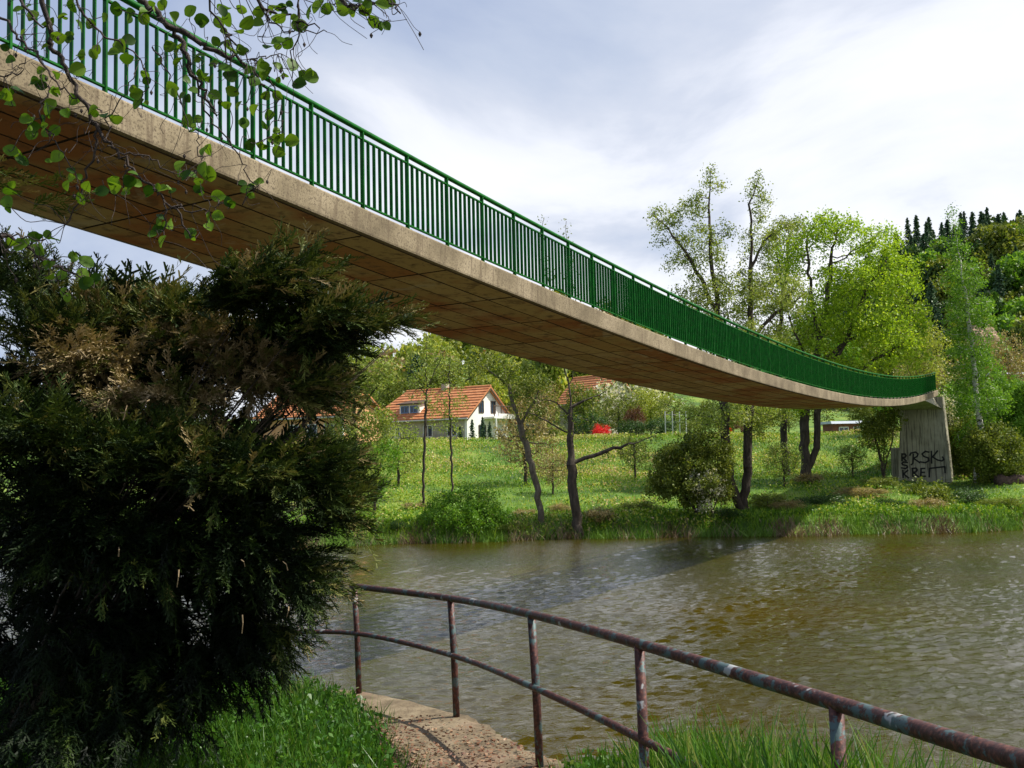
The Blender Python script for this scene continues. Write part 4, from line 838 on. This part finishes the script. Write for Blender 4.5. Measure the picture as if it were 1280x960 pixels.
# conifers
def conifer(h, w, n, ls, seed):
    t = rng.random(n); z = h*(.08+.92*t); lay = np.floor(t*16)/16; rad = w/2*np.minimum((1-t)**.62, .45+1.2*t)*(.5+.5*np.cos((t-lay)*16*1.5)); a = rng.uniform(0, 6.28, n)
    lob = 1+.22*np.sin(a*3+lay*40); rr_ = rad*lob*(.55+.9*np.sin(a*2+lay*90)**2)*rng.random(n)**.5; pos = np.stack([np.cos(a)*rr_, np.sin(a)*rr_, z-rr_*.28], -1)
    d = np.stack([np.cos(a), np.sin(a), -.35+0*a], -1)+rng.normal(size=(n, 3))*.35
    T = np.array([[-.4, 0, 0], [0, .22, .03], [.6, 0, -.04], [0, -.22, .03]]); V, F = stamp(T, np.array([[0, 1, 2, 3]]), pos, d, ls*rng.uniform(.6, 1.3, n))
    tr = MB().tube([(0, 0, -1), (0, 0, h*.5), (0, 0, h*.98)], [h*.016, h*.009, h*.002], 6).mesh('trunk', BARK)
    return [('trunk', tr), ('foliage', mesh_np('foliage', V, F, L_CON, np.repeat(rng.random(n), 4)))]
CV = [conifer(18, 6, 1500, 1.0, 1), conifer(18, 5, 1400, .95, 2), conifer(18, 7, 1500, 1.05, 3)]
def conif(name, px, pt, D, h, label, group, v=0, gz=None):
    p = P(px, pt, D); s_ = h/18; return plant(name, (p.x, p.y, p.z-h), CV[v], label, 'tree', group, (s_, s_, s_), rng.uniform(0, 6), None, True)
conif('spruce_tree', 521, 444, 120, 12, 'dark spruce behind the roof of the white-gabled house', 'spruces behind the roofs')
conif('spruce_tree', 512, 462, 122, 9, 'smaller dark spruce left of the taller one behind the roof', 'spruces behind the roofs', 1)
for px, pt, lab in ((590, 524, 'second from the left'), (603, 521, 'tallest, third from the left'), (575, 533, 'leftmost'), (612, 527, 'fourth from the left'), (625, 538, 'rightmost and shortest')):
    p = P(px, pt, 91); conif('garden_conifer', px, pt, 91, 3.2, lab+' of the little dark conifers under the white balcony', 'little conifers in front of the gable', 1)
# hills: single trees, far enough that each is one small crown
def far_crown(n, seed):
    pts = np.concatenate([blob((rng.uniform(-1.8, 1.8), rng.uniform(-1.8, 1.8), rng.uniform(3, 8)), (2.4, 2.4, 2.3), n//6, .35) for _ in range(6)])
    V, F = leaf_quads(pts, rng.uniform(.5, 1.0, len(pts)), asp=.8); me = mesh_np('foliage', V, F, L_OLV, np.repeat(rng.random(len(pts)), 4))
    return [('trunk', MB().tube([(0, 0, -2), (0, 0, 6)], [.25, .1], 5).mesh('trunk', BARK)), ('foliage', me)]
FV = [far_crown(1500, 1), far_crown(1300, 2), far_crown(1100, 3)]
def hill(n, x0, x1, y0, y1, ok, mix, label, group, nm):
    k = 0; tries = 0; pts = []
    while k < n and tries < 20000:
        tries += 1; y = rng.uniform(y0, y1); x = rng.uniform(x0, x1)*y/260
        if not ok(x, y) or any((x-a)**2+(y-b)**2 < (16 if x < 60 else 9) for a, b in pts): continue
        pts.append((x, y)); k += 1; z = float(far_z(x, y)); v, mt = mix(x, y)
        s_ = rng.uniform(.75, 1.2)
        if v < 3: o = plant(nm, (x, y, z-.3), FV[v], label, 'tree', group, (s_, s_, s_*rng.uniform(.9, 1.2)), rng.uniform(0, 6), {'foliage': mt}, True)
        else: s_ *= .68; o = plant('hill_conifer', (x, y, z-.5), CV[v-3], 'dark conifer in the wood on the right-hand hill', 'tree', 'conifers on the right-hand hill', (s_*.92, s_*.92, s_*rng.uniform(.85, 1.35)), rng.uniform(0, 6), {'foliage': mt}, True)
hill(120, -46, 40, 126, 290, lambda x, y: not (abs(x-14) < 11 and y < 140), lambda x, y: (int(rng.integers(0, 3)), (L_OLV, L_OLV, L_TAN, L_YEL, L_ALD)[int(rng.integers(0, 5))]), 'leafing tree in the wood on the hill behind the houses', 'trees on the hill behind the houses', 'hill_tree')
hill(430, 84, 150, 150, 275, lambda x, y: y > 165, lambda x, y: ((int(rng.integers(3, 6)), L_CON) if rng.random() < .15+.5*(y > 225) else (int(rng.integers(0, 3)), (L_OLV, L_BIR, L_OLV, L_DRK)[int(rng.integers(0, 4))])), 'leafing tree among the conifers of the right-hand hill', 'broadleaved trees on the right-hand hill', 'hill_tree')
# fallen log and outcrop
p0, p1 = foot(1246, 618, 55), foot(1300, 612, 55); mb = MB(); n_ = 9
mb.tube([p0.lerp(p1, i/n_)+Vector((0, 0, .28+.06*math.sin(i*2.1))) for i in range(n_+1)], [.34+.05*math.sin(i*1.7) for i in range(n_+1)], 9)
lg = tag(mb.obj('fallen_log', LOG, None, True), 'dark rotten log lying on the bank at the right edge', 'log')
# sandstone boulder on the hill behind the birch
def lump(name, c, r, mat, label, cat):
    import bmesh
    bm = bmesh.new(); bmesh.ops.create_icosphere(bm, subdivisions=4, radius=1)
    for v in bm.verts:
        d = 1+.28*float(wob(v.co.x*7+3, v.co.y*7+v.co.z*5))+.12*float(wob(v.co.x*21, v.co.z*19)); v.co = Vector((v.co.x*r[0], v.co.y*r[1], round(v.co.z*4)/4*r[2]*.5+v.co.z*r[2]*.5))*d+Vector(c)
    me = bpy.data.meshes.new(name); bm.to_mesh(me); bm.free(); me.materials.append(mat); return tag(link(name, me), label, cat)
ROCK = flat('sandstone', (.30, .17, .11), .95, (.52, .34, .24), 1.2)
p = P(1226, 424, 118); lump('rock_outcrop', p, (1.9, 1.5, 1.6), ROCK, 'pinkish sandstone outcrop behind the upper birch trunk', 'rock')

# ================================================================ JUNIPER
NEED = leafmat('juniper_scale_leaves', [(0, (.003, .007, .002)), (.30, (.008, .020, .004)), (.55, (.042, .072, .012)), (.72, (.13, .145, .03)), (.84, (.21, .16, .065)), (1, (.31, .235, .12))], .12, .6, .2)  # near-black end stands in for deep shade; tan end is dead foliage
def spray_template(seed, nb=7):
    r_ = np.random.default_rng(seed); V = []; F = []
    def q(a, b, w0, w1):
        n = len(V); d = unit(b-a); s_ = unit(np.cross(d, [0, .25, 1.0])+r_.normal(size=3)*.4); V.extend([a-s_*w0, a+s_*w0, b+s_*w1, b-s_*w1]); F.append([n, n+1, n+2, n+3])
    ax = lambda t: np.array([t, .05*math.sin(t*4+seed), -.28*t*t])
    q(ax(0), ax(.5), .03, .03); q(ax(.5), ax(1), .035, .012)
    for i in range(nb):
        t = .10+.86*i/nb; s = 1 if i % 2 else -1; ln = .42*(1-t*.62)*r_.uniform(.7, 1.2); a = ax(t); d = np.array([.78, s*r_.uniform(.35, .75), r_.uniform(-.45, .45)]); d /= np.linalg.norm(d); b = a+d*ln
        q(a, b, .032, .022)
        for k in range(1):
            u = r_.uniform(.3, .6); c = a+(b-a)*u; d2 = d+np.array([.35, r_.uniform(-1, 1), r_.uniform(-.5, .5)]); d2 /= np.linalg.norm(d2); q(c, c+d2*ln*.5, .030, .010)
    return np.array(V), np.array(F)
TS = [spray_template(i) for i in range(9)]
jb = Vector((-3.5, 6.6, 1.9)); jbn = np.array(jb)
jun = tag(empty('juniper_bush', jb), 'huge dark spreading juniper filling the left foreground', 'bush')
# bough masses: photo px, px, radii px, depth, count, droop(tip direction x, y, z), tone (lower and inner masses painted darker to imitate shade)
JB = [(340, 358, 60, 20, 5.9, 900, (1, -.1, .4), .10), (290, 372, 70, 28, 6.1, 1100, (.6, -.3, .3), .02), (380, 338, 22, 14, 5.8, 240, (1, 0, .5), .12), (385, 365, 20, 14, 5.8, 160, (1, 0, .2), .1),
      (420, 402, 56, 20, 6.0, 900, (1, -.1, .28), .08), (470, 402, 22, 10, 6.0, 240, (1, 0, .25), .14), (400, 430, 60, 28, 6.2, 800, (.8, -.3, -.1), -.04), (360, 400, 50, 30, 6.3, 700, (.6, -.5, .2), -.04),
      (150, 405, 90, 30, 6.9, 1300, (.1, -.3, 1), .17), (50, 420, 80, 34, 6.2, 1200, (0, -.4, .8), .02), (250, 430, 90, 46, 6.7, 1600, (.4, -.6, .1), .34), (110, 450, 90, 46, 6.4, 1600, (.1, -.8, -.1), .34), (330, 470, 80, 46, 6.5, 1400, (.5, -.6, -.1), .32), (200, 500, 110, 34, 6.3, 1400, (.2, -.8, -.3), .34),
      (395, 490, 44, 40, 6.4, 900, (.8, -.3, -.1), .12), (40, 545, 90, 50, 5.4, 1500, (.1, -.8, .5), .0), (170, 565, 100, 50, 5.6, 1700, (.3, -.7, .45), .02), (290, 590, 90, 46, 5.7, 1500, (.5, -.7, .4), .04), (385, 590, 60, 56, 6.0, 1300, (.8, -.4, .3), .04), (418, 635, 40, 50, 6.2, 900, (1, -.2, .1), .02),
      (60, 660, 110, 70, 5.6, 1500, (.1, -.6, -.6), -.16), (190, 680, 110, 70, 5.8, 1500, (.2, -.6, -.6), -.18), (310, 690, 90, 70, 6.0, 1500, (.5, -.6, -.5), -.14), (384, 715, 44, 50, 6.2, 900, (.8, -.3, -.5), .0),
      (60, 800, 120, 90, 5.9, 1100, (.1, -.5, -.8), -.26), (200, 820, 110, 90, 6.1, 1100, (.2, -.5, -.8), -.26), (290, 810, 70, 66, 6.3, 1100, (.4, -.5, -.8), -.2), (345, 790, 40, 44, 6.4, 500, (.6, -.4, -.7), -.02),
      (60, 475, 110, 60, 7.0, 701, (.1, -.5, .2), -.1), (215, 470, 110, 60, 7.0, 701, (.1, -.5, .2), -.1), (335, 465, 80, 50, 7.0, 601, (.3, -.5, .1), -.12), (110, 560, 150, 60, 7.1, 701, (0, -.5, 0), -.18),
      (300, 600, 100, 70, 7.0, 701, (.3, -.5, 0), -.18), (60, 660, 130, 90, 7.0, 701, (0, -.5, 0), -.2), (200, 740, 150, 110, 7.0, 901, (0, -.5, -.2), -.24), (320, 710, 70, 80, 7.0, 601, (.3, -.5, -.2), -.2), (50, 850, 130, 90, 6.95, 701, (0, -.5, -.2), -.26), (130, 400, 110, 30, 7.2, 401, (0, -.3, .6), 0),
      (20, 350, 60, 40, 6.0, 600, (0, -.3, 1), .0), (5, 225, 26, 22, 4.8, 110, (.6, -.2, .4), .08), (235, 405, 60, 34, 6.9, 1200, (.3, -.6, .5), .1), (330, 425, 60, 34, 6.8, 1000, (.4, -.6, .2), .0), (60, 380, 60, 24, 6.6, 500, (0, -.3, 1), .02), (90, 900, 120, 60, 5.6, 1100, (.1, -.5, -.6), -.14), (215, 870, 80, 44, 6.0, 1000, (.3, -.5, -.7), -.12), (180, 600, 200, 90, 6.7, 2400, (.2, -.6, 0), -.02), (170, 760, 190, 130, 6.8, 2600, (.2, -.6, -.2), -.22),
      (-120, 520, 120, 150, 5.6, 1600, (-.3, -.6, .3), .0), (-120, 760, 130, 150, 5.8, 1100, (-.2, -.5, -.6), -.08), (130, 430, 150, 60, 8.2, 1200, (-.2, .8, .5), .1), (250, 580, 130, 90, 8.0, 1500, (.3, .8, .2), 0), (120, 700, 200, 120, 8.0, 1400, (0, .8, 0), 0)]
acc = [[], [], []]; bough = MB()
for bi, (px, py, rx, ry, D, n, dr, tone) in enumerate(JB):
    c = np.array(P(px, py, D)); rad = np.array([max(rx/FPX*D-.13, .07), (.5 if D < 7.5 else .75), max(ry/FPX*D-.12, .03)]); core = bool(n % 2); n = int(n*(.86 if D < 7.5 else .5))
    # frond groups: each is a fan of sprays along a small bough
    ng = max(6, n//16); d = unit(rng.normal(size=(ng, 3))); g0 = c+d*rad*(rng.random(ng)**.4)[:, None]
    gd = unit(np.array(dr)[None]*.9+d*.55+unit(g0-jbn)*.35+rng.normal(size=(ng, 3))*.28)
    per = 16; t = np.tile(np.linspace(-.25, 1, per), ng); G = np.repeat(g0, per, 0); GD = np.repeat(gd, per, 0); side = unit(np.cross(GD, np.array([0, 0, 1.])+rng.normal(size=(ng, 3)).repeat(per, 0)*.25))
    sg = np.tile(np.where(np.arange(per) % 2, 1, -1), ng)[:, None]; Lg = rng.uniform(.16, .34, ng).repeat(per)[:, None]
    pos = G+GD*(t[:, None]-.25)*Lg+np.array([0, 0, -.10])*(t[:, None]**2)*Lg+rng.normal(size=G.shape)*.012
    dd = unit(GD+side*sg*.7*(1.1-t[:, None])+rng.normal(size=G.shape)*.22)
    upv = np.array([0, 0, 1.])+rng.normal(size=G.shape)*.3
    sz = rng.uniform(.07, .16, len(pos))*(2.2 if core else 1 if D < 7.5 else 1.9); tn = np.clip(.40+tone*1.3+rng.normal(size=ng).repeat(per)*.12+rng.normal(size=len(pos))*.10+.12*(t > .8), 0, 1)  # frond tips coloured lighter as if lit
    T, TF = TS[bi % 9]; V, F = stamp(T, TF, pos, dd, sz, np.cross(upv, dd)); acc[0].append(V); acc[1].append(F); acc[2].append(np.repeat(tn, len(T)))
    for k in rng.integers(0, ng, 2 if D < 7 and py < 600 and px > 140 else 0):
        e = Vector(g0[k])+Vector((0, .35, -.12)); m1 = Vector(jb).lerp(e, .5)+Vector((0, 0, .25)); bough.tube([Vector(jb)+Vector((0, 0, .1)), Vector(jb).lerp(e, .25)+Vector((0, 0, .12)), m1, e], [.03, .016, .008, .003], 6)
n = 0; FF = []
for V, F in zip(acc[0], acc[1]): FF.append(F+n); n += len(V)
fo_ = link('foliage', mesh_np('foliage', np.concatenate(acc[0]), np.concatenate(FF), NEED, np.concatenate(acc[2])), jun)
bough.obj('boughs', BARK, jun, True)
mb = MB()
for k in range(16):
    px, py = ((95, 495, 110, 480), (180, 520, 195, 545), (370, 745, 380, 720), (190, 660, 240, 650))[k % 4][:2]; px += rng.uniform(-90, 120); py += rng.uniform(-60, 60)
    a = P(px, py, 5.15); b = a+Vector((rng.uniform(-.06, .06), 0, rng.uniform(-.1, .1))); mb.tube([a, a.lerp(b, .5)+Vector((.01, -.02, .01)), b], [.004, .003, .002], 4)
mb.obj('dead_twigs', BARKT, jun)['kind'] = 'stuff'

# ================================================================ OVERHANGING ALDER
L_NEAR = leafmat('leaf_alder_near', [(0, (.022, .065, .005)), (.5, (.06, .14, .008)), (1, (.14, .25, .018))], .4, .5, .2)
BARKN = m_bark('bark_alder_near', [(.3, (.015, .011, .01)), (.6, (.05, .035, .028)), (.8, (.13, .11, .09))], 60, .4)
al = tag(empty('overhanging_alder', (-4.6, -1.2, 2.3)), 'alder reaching leafy twigs down over the left end of the bridge', 'tree')
br = MB(); tips = []
def curve(pts, D0, D1, r0, r1, k=7):
    n = len(pts); w = [P(x, y, D0+(D1-D0)*i/(n-1)) for i, (x, y) in enumerate(pts)]; w = smooth_path(w, 5)
    w = [p+Vector(rng.normal(size=3))*.006 for p in w]; m_ = len(w)
    b = MB().tube(w, [r0+(r1-r0)*i/(m_-1) for i in range(m_)], k); b.obj('branch', BARKN, al, True); tips.extend(w); return w
hub = Vector((-2.6, .2, 6.1))
def limb(p, r0, r1): MB().tube(smooth_path([Vector((-4.4, -.9, 5.4)), hub, hub.lerp(p, .5)+Vector((0, 0, .15)), p], 5), [r0]*5+[r0*.8]*5+[r1]*6, 9).obj('branch', BARKN, al, True)
MB().tube(smooth_path([Vector((-4.6, -1.2, 2.1)), Vector((-4.55, -1.1, 3.8)), Vector((-4.4, -.9, 5.4)), Vector((-4.3, -.9, 7.5)), Vector((-4.4, -.6, 10))], 5), [.17-.007*i for i in range(21)], 10).obj('trunk', BARKN, al, True)
for pts, D0, D1, r0, r1 in (
    ([(48, -20), (60, 40), (68, 62), (82, 92), (105, 130), (122, 158), (142, 184), (166, 212), (195, 240), (215, 258), (240, 295)], 2.9, 3.1, .0085, .003),
    ([(120, 155), (121, 190), (103, 228), (102, 252), (84, 277)], 3.0, 3.1, .0045, .002), ([(203, 248), (206, 275), (203, 300)], 3.05, 3.1, .003, .0015),
    ([(212, 255), (235, 262), (262, 262), (275, 252)], 3.05, 3.1, .003, .0015), ([(150, 190), (185, 195), (215, 212), (250, 215)], 3.0, 3.1, .0028, .0015),
    ([(150, -30), (180, 5), (205, 28), (225, 50), (236, 78), (250, 105), (262, 128), (272, 145)], 3.1, 3.2, .012, .003),
    ([(205, 28), (250, 52), (280, 68), (312, 86), (332, 106)], 3.1, 3.2, .010, .003), ([(228, 55), (240, 90), (250, 120), (262, 150), (290, 182), (310, 215), (318, 240)], 3.15, 3.25, .004, .0018),
    ([(258, -15), (275, 30), (290, 52), (310, 70), (335, 72), (352, 68)], 2.8, 2.9, .0035, .0015), ([(318, 72), (330, 92), (345, 118), (352, 150), (350, 172)], 2.9, 3.0, .003, .0015),
    ([(372, -15), (371, 35), (368, 60), (365, 92)], 2.8, 2.8, .003, .0015), ([(300, -20), (330, 10), (362, 22), (398, 34)], 2.8, 2.8, .006, .002), ([(330, 10), (345, 32), (378, 38), (408, 40)], 2.8, 2.8, .003, .0015),
    ([(400, -25), (430, 2), (455, 8), (485, 2), (498, 16)], 2.7, 2.7, .006, .002), ([(445, 5), (460, 20), (468, 30)], 2.7, 2.7, .003, .0015),
    ([(-15, 5), (15, 40), (40, 60), (60, 92), (92, 118), (130, 140)], 3.1, 3.0, .005, .002), ([(-15, 92), (10, 94), (26, 88), (34, 76)], 3.0, 3.0, .003, .0015), ([(15, -15), (35, 15), (48, 30), (68, 40)], 2.8, 2.8, .005, .002),
    ([(90, -15), (105, 20), (130, 45), (160, 60), (185, 90), (178, 130)], 2.9, 3.0, .004, .0015), ([(-20, 285), (20, 300), (50, 325), (80, 338), (112, 352)], 2.7, 2.9, .006, .002), ([(0, 292), (30, 296), (60, 300)], 2.7, 2.7, .003, .0015),
    ([(60, 110), (52, 140), (62, 175), (88, 205), (96, 235)], 3.0, 3.0, .003, .0015), ([(250, 195), (248, 175), (252, 150)], 3.1, 3.1, .0022, .0012), ([(160, 212), (150, 235), (110, 240)], 3.0, 3.0, .0025, .0012),
    ([(140, 184), (135, 160), (142, 135), (165, 100), (172, 72)], 3.0, 3.0, .0028, .0012), ([(190, 60), (215, 100), (235, 150), (246, 170)], 3.1, 3.1, .0028, .0012)):
    w = curve(pts, D0, D1, r0, r1)
    if min(p[1] for p in pts) < 0 or min(p[0] for p in pts) < 0: limb(w[0], .03, r0)
LP = '''20 12 35 8 40 22 62 25 70 45 88 45 115 30 116 66 122 60 130 20 145 8 144 66 150 55 158 50 161 72 100 68 100 86 98 90 45 101 70 93 50 90 48 105 65 115 62 133 60 141 80 140 95 125 115 140 130 145 148 148
35 150 41 164 55 150 45 158 58 166 66 165 20 112 8 116 10 131 10 187 25 200 22 190 70 198 90 214 88 223 85 230 110 231 100 246 125 240 145 224 146 233 160 224 168 229 156 240 185 240 200 237 212 237 195 286 210 281 225 210 231 221 240 220 250 226 256 214
262 214 250 236 262 185 255 190 275 245 285 250 291 254 262 285 262 274 270 270 305 229 312 241 323 227 309 236 232 100 225 58 225 76 220 66 266 56 275 58 285 53 292 66 265 80 280 86 218 110 229 118 240 113 235 148 246 150 240 160 285 94 293 115
275 30 285 22 278 12 296 38 315 88 325 84 310 96 320 101 345 82 353 93 365 83 371 105 379 94 386 97 345 52 335 59 358 56 320 29 340 15 350 9 345 22 371 30 378 28 410 9 426 13 441 10 470 30 481 31 459 9 345 118 320 136 305 151 345 165 340 176 351 170 313 178 325 181 346 188 362 176
8 60 15 75 30 40 55 60 80 20 90 5 100 35 178 20 190 8 165 15 205 5 215 20 240 12 255 25 300 10 310 25 325 12 360 8 388 12 400 6 420 4 450 3 475 5 490 3 60 295 70 300 100 345 90 322 105 325 60 330 50 310 75 345 110 352 30 305 15 300 118 352 40 295 85 370 60 345 10 255 15 240
335 90 330 120 300 60 250 90 262 100 270 120 248 70 210 60 200 75 185 100 175 128 168 118 180 95 330 155 335 145 300 130 285 130 205 300 198 275 240 290 232 205 135 160 128 172 105 160 75 175 95 180 110 250 80 270 85 260 128 225'''
L_ = [float(v) for v in LP.split()]; LP = list(zip(L_[::2], L_[1::2]))
def leaf_mesh(fold, w, notch):
    V = []; F = []; K = 7
    for i in range(K+1):
        t = i/K; hw = w*math.sin(math.pi*min(1, t*.96+.02))**.62*(.85+.3*t)*.5; z = -.16*t*t+.04*t
        if i == K: hw = notch
        V += [(t, -hw, z+fold*hw), (t, 0, z), (t, hw, z+fold*hw)]
    for i in range(K): a = 3*i; F += [(a, a+3, a+4, a+1), (a+1, a+4, a+5, a+2)]
    return np.array(V), np.array(F)
LM = []
for k in range(6):
    V, F = leaf_mesh(.15+.1*k, .80+.04*(k % 3), .04); LM.append(mesh_np('leaf', V, F, L_NEAR, np.full(len(V), rng.random()), True))
tipA = np.array([list(v) for v in tips])
# every leaf hangs from a short twig on the nearest branch
k = 0
for (x, y) in LP:
    c = P(x, y, 3.0); dd = np.linalg.norm((tipA-np.array(c))*[1, .3, 1], axis=1); j = int(dd.argmin()); b = Vector(tipA[j])
    c.y = b.y+rng.uniform(-.08, .08); c = P(x, y, c.y)
    if dd[j] > .03: m1 = b.lerp(c, .35)+Vector(rng.normal(size=3))*.02*min(1, dd[j]*6); m2 = b.lerp(c, .7)+Vector(rng.normal(size=3))*.02*min(1, dd[j]*6)-Vector((0, 0, .02)); br.tube(smooth_path([b, m1, m2, c], 4), .0013, 4, False)
    for rep in range(1 if rng.random() < .45 else 2):
        if k >= 298: break
        L0 = rng.uniform(.030, .052)*(1 if rep == 0 else .7); d = Vector(((rng.normal()*.9), rng.normal()*.35, rng.normal()*.55-.12)).normalized(); nrm = Vector((rng.normal()*.35, -1+rng.normal()*.4, rng.normal()*.7)).normalized()
        u = nrm.cross(d).normalized(); nrm = d.cross(u); off = d*L0*-.35+(Vector(rng.normal(size=3))*.012 if rep else Vector((0, 0, 0)))
        mm = Matrix((tuple(d)+(0,), tuple(u)+(0,), tuple(nrm)+(0,), (0, 0, 0, 1))).transposed(); q = c+off
        o = link('leaf', LM[k % 6], al); o.matrix_basis = Matrix.Translation(q) @ mm @ Matrix.Scale(L0, 4); k += 1
# fine twigs and catkins
for _ in range(230):
    j = rng.integers(0, len(tipA)); b = Vector(tipA[j])
    px = (b.x/b.y*FPX+640); e = b+Vector((rng.normal()*.045, rng.normal()*.04, rng.normal()*.04-.02)); e2 = e+Vector((rng.normal()*.03, rng.normal()*.02, -.025+rng.normal()*.02)); br.tube(smooth_path([b, b.lerp(e, .5)+Vector(rng.normal(size=3))*.008, e, e2], 3), .0009, 4, False)
    if rng.random() < .2: br.tube([e2, e2+Vector((0, 0, -.007)), e2+Vector((0, 0, -.014))], [.002, .0055, .002], 5)
br.obj('twigs', BARKN, al)['kind'] = 'stuff'
